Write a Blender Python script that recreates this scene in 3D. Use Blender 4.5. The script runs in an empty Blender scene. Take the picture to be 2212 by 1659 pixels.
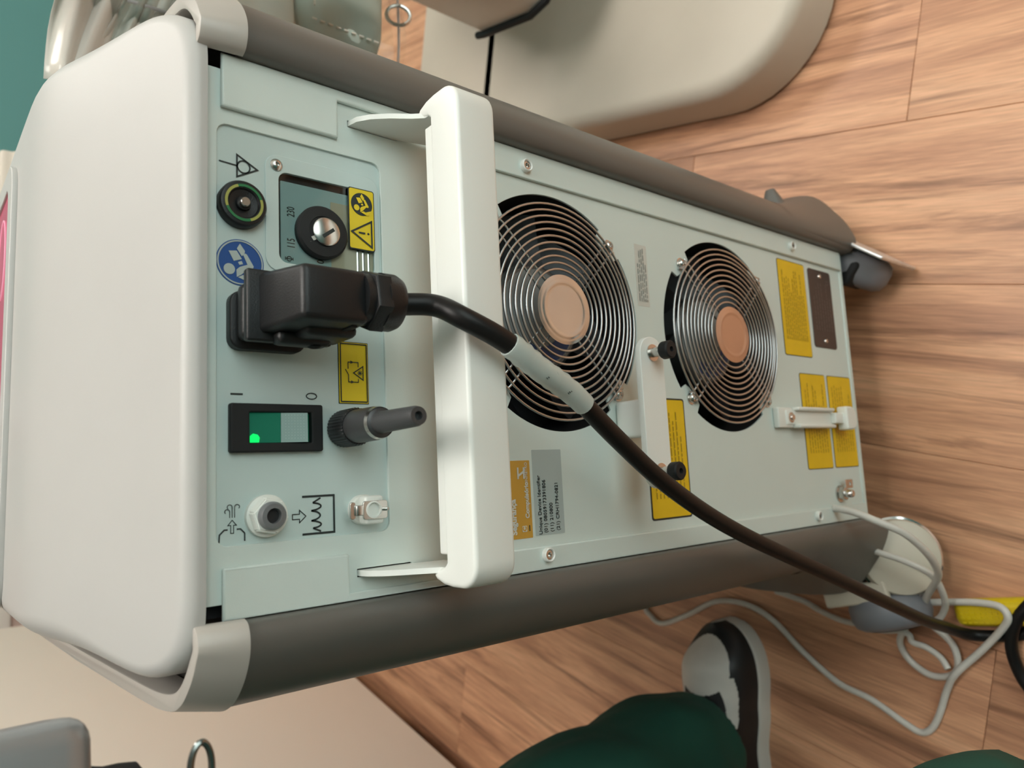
import bpy, bmesh, math, random
from mathutils import Vector, Matrix, noise

random.seed(7)
PI = math.pi
scene = bpy.context.scene
COL = scene.collection

# ------------------------------------------------------------------ camera
cam_d = bpy.data.cameras.new('camera')
cam = bpy.data.objects.new('camera', cam_d)
COL.objects.link(cam)
cam_d.sensor_fit = 'HORIZONTAL'
cam_d.sensor_width = 36.0
cam_d.lens = 25.56
cam_d.clip_start = 0.02
R0 = Vector((-0.0496, -0.6363, -0.7698))      # picture right in the world
R1 = Vector((-0.9908, 0.1285, -0.0423))       # picture down
R2 = Vector((0.1259, 0.7607, -0.6368))        # view direction
M = Matrix.Identity(4)
for i in range(3):
    M[i][0] = R0[i]; M[i][1] = -R1[i]; M[i][2] = -R2[i]
M.translation = Vector((-0.04, -0.3652, 0.8807))
cam.matrix_world = M
cam_d.dof.use_dof = True
cam_d.dof.focus_distance = 0.44
cam_d.dof.aperture_fstop = 9.0
scene.camera = cam

# ------------------------------------------------------------------ world, exposure
w = bpy.data.worlds.new('world'); scene.world = w
w.use_nodes = True
bg = w.node_tree.nodes.get('Background') or w.node_tree.nodes.new('ShaderNodeBackground')
bg.inputs[0].default_value = (1.0, 0.95, 0.88, 1)
bg.inputs[1].default_value = 0.25
vs = scene.view_settings
vs.view_transform = 'Standard'
vs.look = 'None'
vs.gamma = 1.0
vs.use_curve_mapping = False
vs.exposure = 0.45
LAMP = 1.0     # strength factor of the ceiling lamps

# ------------------------------------------------------------------ materials
MATS = {}
def nodes_of(m):
    m.use_nodes = True
    nt = m.node_tree
    b = nt.nodes.get('Principled BSDF')
    return nt, b
def mat(name, col, rough=0.5, metal=0.0, bump=0.0, bscale=400.0, var=0.0, vscale=8.0, emit=None, estr=0.0, coat=0.0, spec=None):
    if name in MATS: return MATS[name]
    m = bpy.data.materials.new(name); MATS[name] = m
    nt, b = nodes_of(m)
    b.inputs['Base Color'].default_value = (*col, 1)
    b.inputs['Roughness'].default_value = rough
    b.inputs['Metallic'].default_value = metal
    if spec is not None: b.inputs['Specular IOR Level'].default_value = spec
    if coat: b.inputs['Coat Weight'].default_value = coat
    if emit:
        b.inputs['Emission Color'].default_value = (*emit, 1)
        b.inputs['Emission Strength'].default_value = estr
    tc = nt.nodes.new('ShaderNodeTexCoord')
    if bump:
        n = nt.nodes.new('ShaderNodeTexNoise'); n.inputs['Scale'].default_value = bscale; n.inputs['Detail'].default_value = 3
        nt.links.new(tc.outputs['Object'], n.inputs['Vector'])
        bp = nt.nodes.new('ShaderNodeBump'); bp.inputs['Strength'].default_value = bump; bp.inputs['Distance'].default_value = 0.001
        nt.links.new(n.outputs[0], bp.inputs['Height']); nt.links.new(bp.outputs[0], b.inputs['Normal'])
    if var:
        n2 = nt.nodes.new('ShaderNodeTexNoise'); n2.inputs['Scale'].default_value = vscale; n2.inputs['Detail'].default_value = 5
        nt.links.new(tc.outputs['Object'], n2.inputs['Vector'])
        r = nt.nodes.new('ShaderNodeValToRGB')
        r.color_ramp.elements[0].position = 0.3; r.color_ramp.elements[1].position = 0.7
        r.color_ramp.elements[0].color = (*[max(0, c*(1-var)) for c in col], 1)
        r.color_ramp.elements[1].color = (*[min(1, c*(1+var)) for c in col], 1)
        nt.links.new(n2.outputs[0], r.inputs[0]); nt.links.new(r.outputs[0], b.inputs['Base Color'])
    return m
def clear_mat(name, tint, rough=0.06, ior=1.45):
    m = bpy.data.materials.new(name); MATS[name] = m
    m.use_nodes = True; nt = m.node_tree; nt.nodes.clear()
    o = nt.nodes.new('ShaderNodeOutputMaterial'); mx = nt.nodes.new('ShaderNodeMixShader')
    t = nt.nodes.new('ShaderNodeBsdfTransparent'); g = nt.nodes.new('ShaderNodeBsdfGlossy')
    f = nt.nodes.new('ShaderNodeFresnel'); f.inputs[0].default_value = ior
    t.inputs[0].default_value = (*tint, 1); g.inputs['Roughness'].default_value = rough
    nt.links.new(f.outputs[0], mx.inputs[0]); nt.links.new(t.outputs[0], mx.inputs[1]); nt.links.new(g.outputs[0], mx.inputs[2])
    nt.links.new(mx.outputs[0], o.inputs[0])
    return m

WHITE = mat('lid_plastic', (0.50, 0.49, 0.47), 0.42, bump=0.03, bscale=900, var=0.012, vscale=20)
PANEL = mat('painted_sheet', (0.66, 0.74, 0.70), 0.45, bump=0.06, bscale=1500, var=0.02, vscale=15)
PLATE = mat('gloss_overlay', (0.58, 0.69, 0.67), 0.22, var=0.02, vscale=10)
HWHITE = mat('handle_paint', (0.84, 0.86, 0.82), 0.38, bump=0.03, bscale=900)
SHELL = mat('taupe_shell', (0.128, 0.121, 0.108), 0.40, bump=0.05, bscale=1500)
CAPM = mat('taupe_cap', (0.46, 0.43, 0.39), 0.35)
BLACK = mat('black_plastic', (0.010, 0.011, 0.012), 0.40, bump=0.15, bscale=1200, spec=0.38)
BLACK2 = mat('matte_black', (0.012, 0.013, 0.014), 0.6, spec=0.35)
RUBBER = mat('black_rubber', (0.016, 0.016, 0.017), 0.38)
INK = mat('print_ink', (0.014, 0.022, 0.022), 0.5)
STEEL = mat('steel', (0.62, 0.60, 0.57), 0.25, 1.0)
WIRE = mat('grille_wire', (0.54, 0.57, 0.58), 0.28, 1.0)
HUBM = mat('hub_plate', (0.66, 0.72, 0.74), 0.22, 1.0, var=0.05, vscale=30)
CHROME = mat('chrome', (0.7, 0.7, 0.7), 0.12, 1.0, var=0.15, vscale=40)
YELLOW = mat('label_yellow', (0.82, 0.61, 0.014), 0.4, var=0.03, vscale=40)
YEL2 = mat('label_amber', (0.82, 0.53, 0.008), 0.42, var=0.05, vscale=40)
ORANGE = mat('label_orange', (0.60, 0.33, 0.05), 0.45)
LWHITE = mat('label_white', (0.62, 0.63, 0.58), 0.4)
UDIM = mat('label_grey', (0.42, 0.50, 0.49), 0.3)
BROWNPL = mat('rating_plate', (0.075, 0.058, 0.052), 0.4, 0.3)
BLUE = mat('label_blue', (0.018, 0.085, 0.30), 0.35)
ICON = mat('icon_pale', (0.45, 0.52, 0.50), 0.4)
GREEN = mat('ring_green', (0.02, 0.17, 0.06), 0.4)
YGREEN = mat('ring_yellow', (0.36, 0.37, 0.09), 0.4)
NYLON = mat('white_nylon', (0.80, 0.82, 0.77), 0.35)
GREYPL = mat('grey_plastic', (0.16, 0.165, 0.17), 0.35)
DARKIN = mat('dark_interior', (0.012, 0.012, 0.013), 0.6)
MOTORM = mat('fan_motor', (0.16, 0.17, 0.17), 0.35, 0.6)
BLADEM = mat('fan_blade', (0.02, 0.02, 0.022), 0.4)
FLBLUE = mat('motor_label_blue', (0.02, 0.07, 0.22), 0.4)
CABW = mat('white_cable', (0.62, 0.60, 0.55), 0.4, var=0.06, vscale=60)
CABB = mat('black_cable', (0.007, 0.0065, 0.0065), 0.42, bump=0.06, bscale=500, spec=0.28)
SLEEVE = mat('cable_sleeve', (0.50, 0.57, 0.54), 0.22)
SCREEN = mat('display', (0.25, 0.03, 0.07), 0.25, emit=(0.50, 0.085, 0.13), estr=0.40)
SCRLINE = mat('display_line', (0.5, 0.2, 0.3), 0.3, emit=(0.8, 0.35, 0.42), estr=0.4)
GRNGLASS = mat('green_lens', (0.02, 0.13, 0.085), 0.12, emit=(0.0, 0.25, 0.12), estr=0.10)
LENSREFL = mat('lens_reflection', (0.30, 0.42, 0.40), 0.15)  # whitish reflection on the green rocker's lower half, put into its colour
GLOW = mat('switch_glow', (0.0, 0.3, 0.08), 0.3, emit=(0.0, 1.0, 0.14), estr=0.75)
WINBACK = mat('window_back', (0.34, 0.47, 0.47), 0.3)
BRASS = mat('window_tan', (0.46, 0.40, 0.29), 0.3)
CREAMBASE = mat('cream_base', (0.58, 0.52, 0.43), 0.5, var=0.04, vscale=6, bump=0.05, bscale=300)
CABINET = mat('cabinet_white', (0.90, 0.82, 0.73), 0.5)
TEAL = mat('wall_teal', (0.105, 0.30, 0.295), 0.8)
PINKW = mat('wall_blush', (0.66, 0.50, 0.44), 0.8)
CEILM = mat('ceiling_white', (0.80, 0.78, 0.74), 0.9)
WALLM = mat('wall_cream', (0.70, 0.66, 0.59), 0.9)
TRIMM = mat('trim_white', (0.8, 0.76, 0.7), 0.5)
GAP = mat('floor_gap', (0.16, 0.085, 0.05), 0.9)
PANTS = mat('green_scrubs', (0.003, 0.062, 0.040), 0.85, bump=0.25, bscale=700, var=0.12, vscale=12)
SKIN = mat('skin', (0.5, 0.3, 0.2), 0.55)
SHOEW = mat('shoe_white', (0.62, 0.60, 0.55), 0.5, var=0.06, vscale=30)
SHOEB = mat('shoe_black', (0.012, 0.012, 0.013), 0.45)
SOLE = mat('shoe_sole', (0.60, 0.58, 0.53), 0.55)
YPLAS = mat('yellow_plastic', (0.70, 0.52, 0.01), 0.3)
GREYBOX = mat('satin_grey', (0.30, 0.32, 0.33), 0.28, 0.35)
WHEELG = mat('wheel_grey', (0.20, 0.21, 0.235), 0.45)
CREAMP = mat('cream_plastic', (0.60, 0.55, 0.45), 0.4)
MINT = mat('mint_fabric', (0.58, 0.67, 0.61), 0.4, bump=0.1, bscale=200)
POUCHW = mat('cream_fabric', (0.90, 0.86, 0.77), 0.3)
FUR = mat('white_fur', (0.80, 0.74, 0.70), 0.8)
TOWEL = mat('towel', (0.62, 0.56, 0.48), 0.9, bump=0.3, bscale=300)
VINYL = clear_mat('clear_vinyl', (0.97, 0.97, 0.955))
def milky_mat(name, col, k):
    m = bpy.data.materials.new(name); MATS[name] = m
    m.use_nodes = True; nt = m.node_tree; b = nt.nodes['Principled BSDF']
    b.inputs['Base Color'].default_value = (*col, 1); b.inputs['Roughness'].default_value = 0.15
    o = nt.nodes['Material Output']; mx = nt.nodes.new('ShaderNodeMixShader'); t = nt.nodes.new('ShaderNodeBsdfTransparent')
    mx.inputs[0].default_value = k
    nt.links.new(t.outputs[0], mx.inputs[1]); nt.links.new(b.outputs[0], mx.inputs[2]); nt.links.new(mx.outputs[0], o.inputs[0])
    return m
SLEEVEP = milky_mat('milky_vinyl', (0.78, 0.74, 0.67), 0.55)
SLEEVEQ = milky_mat('white_vinyl', (0.86, 0.82, 0.76), 0.85)
ACRYL = clear_mat('clear_acrylic', (0.93, 0.96, 0.95), 0.03, 1.35)
WOODB = mat('brown_wood', (0.30, 0.14, 0.075), 0.45, var=0.25, vscale=6)

def lamp_mat():
    m = mat('lamp_diffuser', (0.9, 0.9, 0.9), 0.5, emit=(1.0, 0.955, 0.895), estr=9.5*LAMP)
    return m
def wood_mat():
    m = bpy.data.materials.new('wood_plank'); MATS['wood'] = m
    nt, b = nodes_of(m); N = nt.nodes.new; Lk = nt.links.new
    tc = N('ShaderNodeTexCoord'); oi = N('ShaderNodeObjectInfo')
    cmb = N('ShaderNodeCombineXYZ'); mu = N('ShaderNodeMath'); mu.operation = 'MULTIPLY'; mu.inputs[1].default_value = 37.0
    Lk(oi.outputs['Random'], mu.inputs[0]); Lk(mu.outputs[0], cmb.inputs[0]); Lk(mu.outputs[0], cmb.inputs[2])
    add = N('ShaderNodeVectorMath'); add.operation = 'ADD'
    Lk(tc.outputs['Object'], add.inputs[0]); Lk(cmb.outputs[0], add.inputs[1])
    def nz(sx, sy, scale, detail, dist, rough=0.55):
        mp = N('ShaderNodeMapping'); mp.inputs['Scale'].default_value = (sx, sy, 1)
        Lk(add.outputs[0], mp.inputs[0])
        n = N('ShaderNodeTexNoise'); n.inputs['Scale'].default_value = scale; n.inputs['Detail'].default_value = detail
        n.inputs['Distortion'].default_value = dist; n.inputs['Roughness'].default_value = rough
        Lk(mp.outputs[0], n.inputs['Vector']); return n
    def ramp(src, stops):
        r = N('ShaderNodeValToRGB'); e = r.color_ramp.elements
        e[0].position, e[0].color = stops[0][0], (*stops[0][1], 1)
        e[1].position, e[1].color = stops[-1][0], (*stops[-1][1], 1)
        for p, c in stops[1:-1]:
            k = e.new(p); k.color = (*c, 1)
        Lk(src, r.inputs[0]); return r
    base = ramp(nz(0.8, 11, 2.0, 9, 0.7, 0.62).outputs[0], [(0.25, (0.30, 0.140, 0.082)), (0.42, (0.54, 0.275, 0.158)), (0.55, (0.70, 0.380, 0.220)), (0.75, (0.84, 0.50, 0.305))])
    streak = ramp(nz(0.55, 9, 2.4, 7, 1.6, 0.62).outputs[0], [(0.30, (0.22, 0.19, 0.18)), (0.40, (0.62, 0.58, 0.56)), (0.47, (1, 1, 1))])
    fine = ramp(nz(7, 130, 3.0, 4, 0.0).outputs[0], [(0.3, (0.72, 0.70, 0.69)), (0.65, (1.08, 1.06, 1.05))])
    m1 = N('ShaderNodeMixRGB'); m1.blend_type = 'MULTIPLY'; m1.inputs[0].default_value = 0.85
    Lk(base.outputs[0], m1.inputs[1]); Lk(streak.outputs[0], m1.inputs[2])
    m2 = N('ShaderNodeMixRGB'); m2.blend_type = 'MULTIPLY'; m2.inputs[0].default_value = 0.7
    Lk(m1.outputs[0], m2.inputs[1]); Lk(fine.outputs[0], m2.inputs[2])
    hs = N('ShaderNodeHueSaturation'); mr = N('ShaderNodeMapRange'); mr.inputs['To Min'].default_value = 0.93; mr.inputs['To Max'].default_value = 1.07
    Lk(oi.outputs['Random'], mr.inputs['Value']); Lk(mr.outputs[0], hs.inputs['Value']); Lk(m2.outputs[0], hs.inputs['Color'])
    Lk(hs.outputs[0], b.inputs['Base Color'])
    b.inputs['Roughness'].default_value = 0.42
    bp = N('ShaderNodeBump'); bp.inputs['Strength'].default_value = 0.15; bp.inputs['Distance'].default_value = 0.001
    Lk(fine.outputs[0], bp.inputs['Height']); Lk(bp.outputs[0], b.inputs['Normal'])
    return m
WOOD = wood_mat()

# ------------------------------------------------------------------ helpers
def wm(o):
    m = o.matrix_basis.copy()
    if o.parent: m = wm(o.parent) @ o.matrix_parent_inverse @ m
    return m
def adopt(o, parent):
    if parent is not None:
        o.parent = parent
        o.matrix_parent_inverse = wm(parent).inverted()
    return o
def finish(me, material, smooth=40):
    if material: me.materials.append(material)
    if smooth is not None and len(me.polygons):
        me.polygons.foreach_set('use_smooth', [True]*len(me.polygons))
        me.set_sharp_from_angle(angle=math.radians(smooth))
    me.update()
def obj(name, data, material=None, parent=None, smooth=40):
    """link a bmesh or mesh as one object"""
    if isinstance(data, bmesh.types.BMesh):
        me = bpy.data.meshes.new(name); data.to_mesh(me); data.free()
    else: me = data
    finish(me, material, smooth)
    o = bpy.data.objects.new(name, me); COL.objects.link(o)
    return adopt(o, parent)
def inst(src, name, loc, parent, rot=None):
    o = bpy.data.objects.new(name, src.data); COL.objects.link(o)
    o.location = loc
    if rot: o.rotation_euler = rot
    return adopt(o, parent)
def thing(name, label, cat, loc=(0, 0, 0), group=None):
    o = bpy.data.objects.new(name, None); COL.objects.link(o); o.location = loc
    o.empty_display_size = 0.05
    return tag(o, label, cat, group)
def tag(o, label, cat, group=None):
    o['label'] = label; o['category'] = cat
    if group: o['group'] = group
    return o
def struct(o):
    o['kind'] = 'structure'; return o
def box(bm, x0, x1, y0, y1, z0, z1, mtx=None):
    vs_ = [bm.verts.new(((x0, x1)[i & 1], (y0, y1)[(i >> 1) & 1], (z0, z1)[(i >> 2) & 1])) for i in range(8)]
    for f in ((0, 2, 3, 1), (4, 5, 7, 6), (0, 1, 5, 4), (2, 6, 7, 3), (0, 4, 6, 2), (1, 3, 7, 5)):
        bm.faces.new([vs_[i] for i in f])
    if mtx: bmesh.ops.transform(bm, matrix=mtx, verts=vs_)
    return vs_
def rbox(x0, x1, y0, y1, z0, z1, r=0.002, seg=3):
    bm = bmesh.new(); box(bm, x0, x1, y0, y1, z0, z1)
    if r: bmesh.ops.bevel(bm, geom=bm.edges[:], offset=r, segments=seg, profile=0.5, affect='EDGES')
    return bm
def lathe(profile, axis=(0, 0, 1), loc=(0, 0, 0), n=32, bm=None):
    """profile: (radius, height along axis)"""
    bm = bm or bmesh.new()
    q = Vector(axis).normalized().to_track_quat('Z', 'Y').to_matrix().to_4x4()
    q.translation = Vector(loc)
    rings = []
    for r, h in profile:
        if r < 1e-6: rings.append([bm.verts.new(q @ Vector((0, 0, h)))])
        else: rings.append([bm.verts.new(q @ Vector((r*math.cos(2*PI*k/n), r*math.sin(2*PI*k/n), h))) for k in range(n)])
    for a, b in zip(rings, rings[1:]):
        for k in range(n):
            k2 = (k+1) % n
            if len(a) == 1 and len(b) == 1: continue
            if len(a) == 1: bm.faces.new((a[0], b[k], b[k2]))
            elif len(b) == 1: bm.faces.new((a[k], b[0], a[k2]))
            else: bm.faces.new((a[k], b[k], b[k2], a[k2]))
    bmesh.ops.recalc_face_normals(bm, faces=bm.faces[:])
    return bm
def catmull(pts, sub=6, closed=False):
    P = [Vector(p) for p in pts]; out = []; n = len(P)
    rng = range(n if closed else n-1)
    for i in rng:
        if closed: p0, p1, p2, p3 = P[i-1], P[i], P[(i+1) % n], P[(i+2) % n]
        else: p0, p1, p2, p3 = P[max(i-1, 0)], P[i], P[i+1], P[min(i+2, n-1)]
        for k in range(sub):
            t = k/sub
            out.append(0.5*((2*p1)+(p2-p0)*t+(2*p0-5*p1+4*p2-p3)*t*t+(3*p1-p0-3*p2+p3)*t**3))
    if not closed: out.append(P[-1])
    return out
def tube(pts, r, n=12, closed=False, bm=None, caps=True):
    bm = bm or bmesh.new()
    P = [Vector(p) for p in pts]; m = len(P)
    rad = r if isinstance(r, (list, tuple)) else [r]*m
    T = []
    for i in range(m):
        a = P[i-1] if (closed or i > 0) else P[i]; b = P[(i+1) % m] if (closed or i < m-1) else P[i]
        T.append((b-a).normalized())
    u = T[0].orthogonal().normalized(); rings = []
    for i in range(m):
        u = (u-T[i]*u.dot(T[i])).normalized(); v = T[i].cross(u)
        rings.append([bm.verts.new(P[i]+(u*math.cos(2*PI*k/n)+v*math.sin(2*PI*k/n))*rad[i]) for k in range(n)])
    if closed:
        # rotate last ring to match the first
        last = rings[-1]; best = min(range(n), key=lambda s: (last[s].co-rings[0][0].co).length)
        for i in range(m-1): 
            for k in range(n): bm.faces.new((rings[i][k], rings[i][(k+1) % n], rings[i+1][(k+1) % n], rings[i+1][k]))
        for k in range(n): bm.faces.new((last[(best+k) % n], last[(best+k+1) % n], rings[0][(k+1) % n], rings[0][k]))
    else:
        for a, b in zip(rings, rings[1:]):
            for k in range(n): bm.faces.new((a[k], a[(k+1) % n], b[(k+1) % n], b[k]))
        if caps:
            bm.faces.new(list(reversed(rings[0]))); bm.faces.new(rings[-1])
    return bm
def ringpts(c, r, n=64, y=0.0):
    return [Vector((c[0]+r*math.cos(2*PI*k/n), y, c[1]+r*math.sin(2*PI*k/n))) for k in range(n)]
def rr(x0, x1, z0, z1, r, n=5):
    """rounded rectangle loop; r one radius or four (bl, br, tr, tl)"""
    rs = r if isinstance(r, (list, tuple)) else [r]*4
    out = []
    for (cx, cz, a0), q in zip(((x0, z0, PI), (x1, z0, 1.5*PI), (x1, z1, 0), (x0, z1, 0.5*PI)), rs):
        sx = 1 if cx == x0 else -1; sz = 1 if cz == z0 else -1
        if q <= 0: out.append((cx, cz)); continue
        for k in range(n+1):
            a = a0+0.5*PI*k/n
            out.append((cx+sx*q+q*math.cos(a), cz+sz*q+q*math.sin(a)))
    return out
def circ(cx, cz, r, n=40): return [(cx+r*math.cos(2*PI*k/n), cz+r*math.sin(2*PI*k/n)) for k in range(n)]
XZ = Matrix(((1, 0, 0, 0), (0, 0, -1, 0), (0, 1, 0, 0), (0, 0, 0, 1)))   # plate front looks to -Y
def plate_mesh(loops, thick, bevel=0.0, bres=2):
    cu = bpy.data.curves.new('tmp', 'CURVE'); cu.dimensions = '2D'; cu.fill_mode = 'BOTH'
    cu.extrude = max(thick/2-bevel, 0); cu.bevel_depth = bevel; cu.bevel_resolution = bres
    if bevel: cu.offset = -bevel
    for lp in loops:
        s = cu.splines.new('POLY'); s.points.add(len(lp)-1)
        for p, (x, y) in zip(s.points, lp): p.co = (x, y, 0, 1)
        s.use_cyclic_u = True
    to = bpy.data.objects.new('tmp', cu); COL.objects.link(to)
    dg = bpy.context.evaluated_depsgraph_get()
    me = bpy.data.meshes.new_from_object(to.evaluated_get(dg))
    bpy.data.objects.remove(to); bpy.data.curves.remove(cu)
    me.materials.clear()
    return me
def plate(name, loops, y, thick, material, parent, bevel=0.0, smooth=35, axis='Y', base=None):
    """plate whose front face lies at Y=y (axis Y) or whose top lies at Z=y (axis Z)"""
    me = plate_mesh(loops, thick, bevel)
    if axis == 'Y': me.transform(Matrix.Translation((0, y+thick/2, 0)) @ XZ)
    else: me.transform(Matrix.Translation((0, 0, y-thick/2)))
    return obj(name, me, material, parent, smooth)
def text(name, s, size, x, z, y, material, parent, rot=0.0, align='LEFT', sx=1.0, bold=0.0, thick=0.00015):
    cu = bpy.data.curves.new('tmp', 'FONT'); cu.body = s; cu.size = size; cu.align_x = align; cu.align_y = 'CENTER'
    cu.extrude = thick; cu.offset = bold; cu.resolution_u = 3
    to = bpy.data.objects.new('tmp', cu); COL.objects.link(to)
    dg = bpy.context.evaluated_depsgraph_get()
    me = bpy.data.meshes.new_from_object(to.evaluated_get(dg))
    bpy.data.objects.remove(to); bpy.data.curves.remove(cu)
    me.materials.clear()
    me.transform(Matrix.Translation((x, y, z)) @ Matrix.Rotation(-rot, 4, 'Y') @ XZ @ Matrix.Diagonal((sx, 1, 1, 1)))
    return obj(name, me, material, parent, None)
def stroke(bm, pts, wd, y, closed=False, th=0.0003):
    """flat printed line in the XZ plane, slightly proud of y"""
    P = [Vector((p[0], p[1])) for p in pts]; n = len(P); L = []; Rr = []
    for i in range(n):
        a = P[i-1] if (closed or i > 0) else None; b = P[(i+1) % n] if (closed or i < n-1) else None
        d1 = (P[i]-a).normalized() if a is not None else (b-P[i]).normalized()
        d2 = (b-P[i]).normalized() if b is not None else d1
        n1 = Vector((-d1.y, d1.x)); n2 = Vector((-d2.y, d2.x)); m = (n1+n2)
        m = m/max(m.length, 1e-9); k = wd/2/max(m.dot(n1), 0.35)
        L.append(P[i]+m*k); Rr.append(P[i]-m*k)
    vl = [bm.verts.new((p.x, y-th, p.y)) for p in L]; vr = [bm.verts.new((p.x, y-th, p.y)) for p in Rr]
    for i in range(n if closed else n-1):
        j = (i+1) % n; bm.faces.new((vl[i], vr[i], vr[j], vl[j]))
    return bm
def poly(bm, pts, y, th=0.0003):
    f = bm.faces.new([bm.verts.new((p[0], y-th, p[1])) for p in pts]); return f
def fix(bm):
    for f in bm.faces:
        f.normal_update()
        if f.normal.y > 0: f.normal_flip()
    return bm
def grid(fn, nu, nv, closed_u=False):
    bm = bmesh.new()
    V = [[bm.verts.new(fn(i/(nu if closed_u else nu-1), j/(nv-1))) for j in range(nv)] for i in range(nu)]
    for i in range(nu if closed_u else nu-1):
        for j in range(nv-1):
            i2 = (i+1) % nu
            bm.faces.new((V[i][j], V[i2][j], V[i2][j+1], V[i][j+1]))
    return bm
def prism(loop, z0, z1, bev=0.0, seg=3):
    bm = bmesh.new()
    a = [bm.verts.new((p[0], p[1], z0)) for p in loop]; b = [bm.verts.new((p[0], p[1], z1)) for p in loop]
    n = len(loop); f0 = bm.faces.new(list(reversed(a))); f1 = bm.faces.new(b)
    for i in range(n): bm.faces.new((a[i], a[(i+1) % n], b[(i+1) % n], b[i]))
    bmesh.ops.recalc_face_normals(bm, faces=bm.faces[:])
    if bev: bmesh.ops.bevel(bm, geom=list(f1.edges), offset=bev, segments=seg, profile=0.5, affect='EDGES')
    return bm
def hexa(r, a0=0.0): return [(r*math.cos(a0+k*PI/3), r*math.sin(a0+k*PI/3)) for k in range(6)]
def smoothstep(a, b, x):
    t = min(max((x-a)/(b-a), 0), 1); return t*t*(3-2*t)

# plank frame of the floor: a runs along the planks, b across them
FA = math.radians(13.5)
def ab(a, b): return (a*math.sin(FA)+b*math.cos(FA), a*math.cos(FA)-b*math.sin(FA))

# ================================================================== THE ROOM
fl = struct(obj('floor', rbox(-2.6, 3.2, -2.6, 5.2, -0.06, -0.0045, 0), GAP, None))
PW = 0.19; PL = 1.22
pm = rbox(-PL/2+0.0002, PL/2-0.0002, -PW/2+0.0002, PW/2-0.0002, -0.006, 0, 0.0006, 1)
plank0 = None
ends = {1: 0.33, 2: 0.03, -3: 0.1427, -4: 0.755, 0: -0.35, -1: 0.62, -2: -0.13, 3: 0.55, 4: 0.2}
for k in range(-9, 13):
    b0 = 0.16+(k-1)*PW; off = ends.get(k, (k*0.43) % PL)
    for j in range(-3, 5):
        a0 = off+j*PL
        x, y = ab(a0+PL/2, b0+PW/2)
        if not (-2.2 < x < 2.9 and -1.6 < y < 4.9): continue
        if plank0 is None:
            plank0 = obj('plank', pm, WOOD, None); o = plank0
        else:
            o = bpy.data.objects.new('plank', plank0.data); COL.objects.link(o)
        o.location = (x, y, 0); o.rotation_euler = (0, 0, PI/2-FA)
        adopt(o, fl)

struct(obj('wall_back', rbox(-2.6, 3.2, 2.75, 2.85, -0.05, 2.7, 0), TEAL))
struct(obj('wall_right', rbox(3.1, 3.2, -2.6, 2.75, -0.05, 2.7, 0), WALLM))
struct(obj('wall_left', rbox(-2.6, -2.5, -2.6, 2.75, -0.05, 2.7, 0), WALLM))
struct(obj('wall_front', rbox(-2.5, 3.1, -2.6, -2.5, -0.05, 2.7, 0), TEAL))
struct(obj('ceiling', rbox(-2.6, 3.2, -2.6, 2.85, 2.7, 2.8, 0), CEILM))
# unseen glowing panel added on the front wall to brighten upright faces
wn = struct(obj('fill_panel', rbox(0.35, 2.75, -2.51, -2.485, 0.75, 2.45, 0.0), mat('fill_glow', (0.8, 0.85, 0.85), 0.6, emit=(0.86, 1.0, 0.99), estr=2.4)))
for x0, x1, z0, z1 in ((0.29, 0.35, 0.69, 2.51), (2.75, 2.81, 0.69, 2.51), (0.35, 2.75, 2.45, 2.51), (0.35, 2.75, 0.69, 0.75), (1.52, 1.58, 0.75, 2.45)):
    obj('fill_panel_frame', rbox(x0, x1, -2.50, -2.45, z0, z1, 0.004), TRIMM, wn)
d1 = struct(obj('door_1', rbox(-1.05, -0.25, 2.70, 2.745, 0.0, 2.05, 0.003), PINKW))
obj('door_frame', rbox(-0.25, -0.17, 2.68, 2.748, 0, 2.12, 0.004), TRIMM, d1)
obj('door_frame', rbox(-1.13, -1.05, 2.68, 2.748, 0, 2.12, 0.004), TRIMM, d1)
obj('door_rail', rbox(-1.0, -0.3, 2.69, 2.70, 0.585, 0.625, 0.003), TRIMM, d1)
struct(obj('baseboard_back', rbox(-0.16, 3.1, 2.73, 2.749, 0, 0.09, 0.004), TRIMM))

# ceiling lamps
DIFF = lamp_mat()
def ceiling_lamp(x, y, sx, sy, label):
    t = thing('ceiling_light', label, 'lamp', (x, y, 2.7), 'ceiling lamps')
    obj('frame', rbox(x-sx/2-0.03, x+sx/2+0.03, y-sy/2-0.03, y+sy/2+0.03, 2.675, 2.699, 0.004), TRIMM, t)
    obj('diffuser', rbox(x-sx/2, x+sx/2, y-sy/2, y+sy/2, 2.665, 2.676, 0.002), DIFF, t)
ceiling_lamp(0.62, -0.04, 1.0, 0.9, 'large square ceiling lamp above the machine')
ceiling_lamp(1.9, 1.6, 0.8, 0.8, 'square ceiling lamp nearest the teal back wall')

# white cabinet standing along the planks on the left
cabt = thing('cabinet', 'large cream white cabinet with dark toe kick beside the person', 'cabinet', (*ab(1.0, -0.95), 0))
def abbox(a0, a1, b0, b1, z0, z1, r=0.003):
    bm = rbox(a0, a1, b0, b1, z0, z1, r, 2)
    mt = Matrix(((math.sin(FA), math.cos(FA), 0, 0), (math.cos(FA), -math.sin(FA), 0, 0), (0, 0, 1, 0), (0, 0, 0, 1)))
    bmesh.ops.transform(bm, matrix=mt, verts=bm.verts[:]); bmesh.ops.recalc_face_normals(bm, faces=bm.faces[:])
    return bm
obj('body', abbox(0.0, 1.70, -1.35, -0.785, 0.06, 1.0), CABINET, cabt)
obj('toe_kick', abbox(0.02, 1.68, -1.33, -0.83, 0.0, 0.065), mat('toe_kick', (0.05, 0.03, 0.022), 0.7), cabt)
obj('door', abbox(-0.015, 1.715, -0.785, -0.766, 0.05, 0.99), CABINET, cabt)
wb = thing('wooden_chest', 'brown wooden chest standing far behind in front of the door', 'chest', (-0.62, 2.45, 0))
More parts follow.
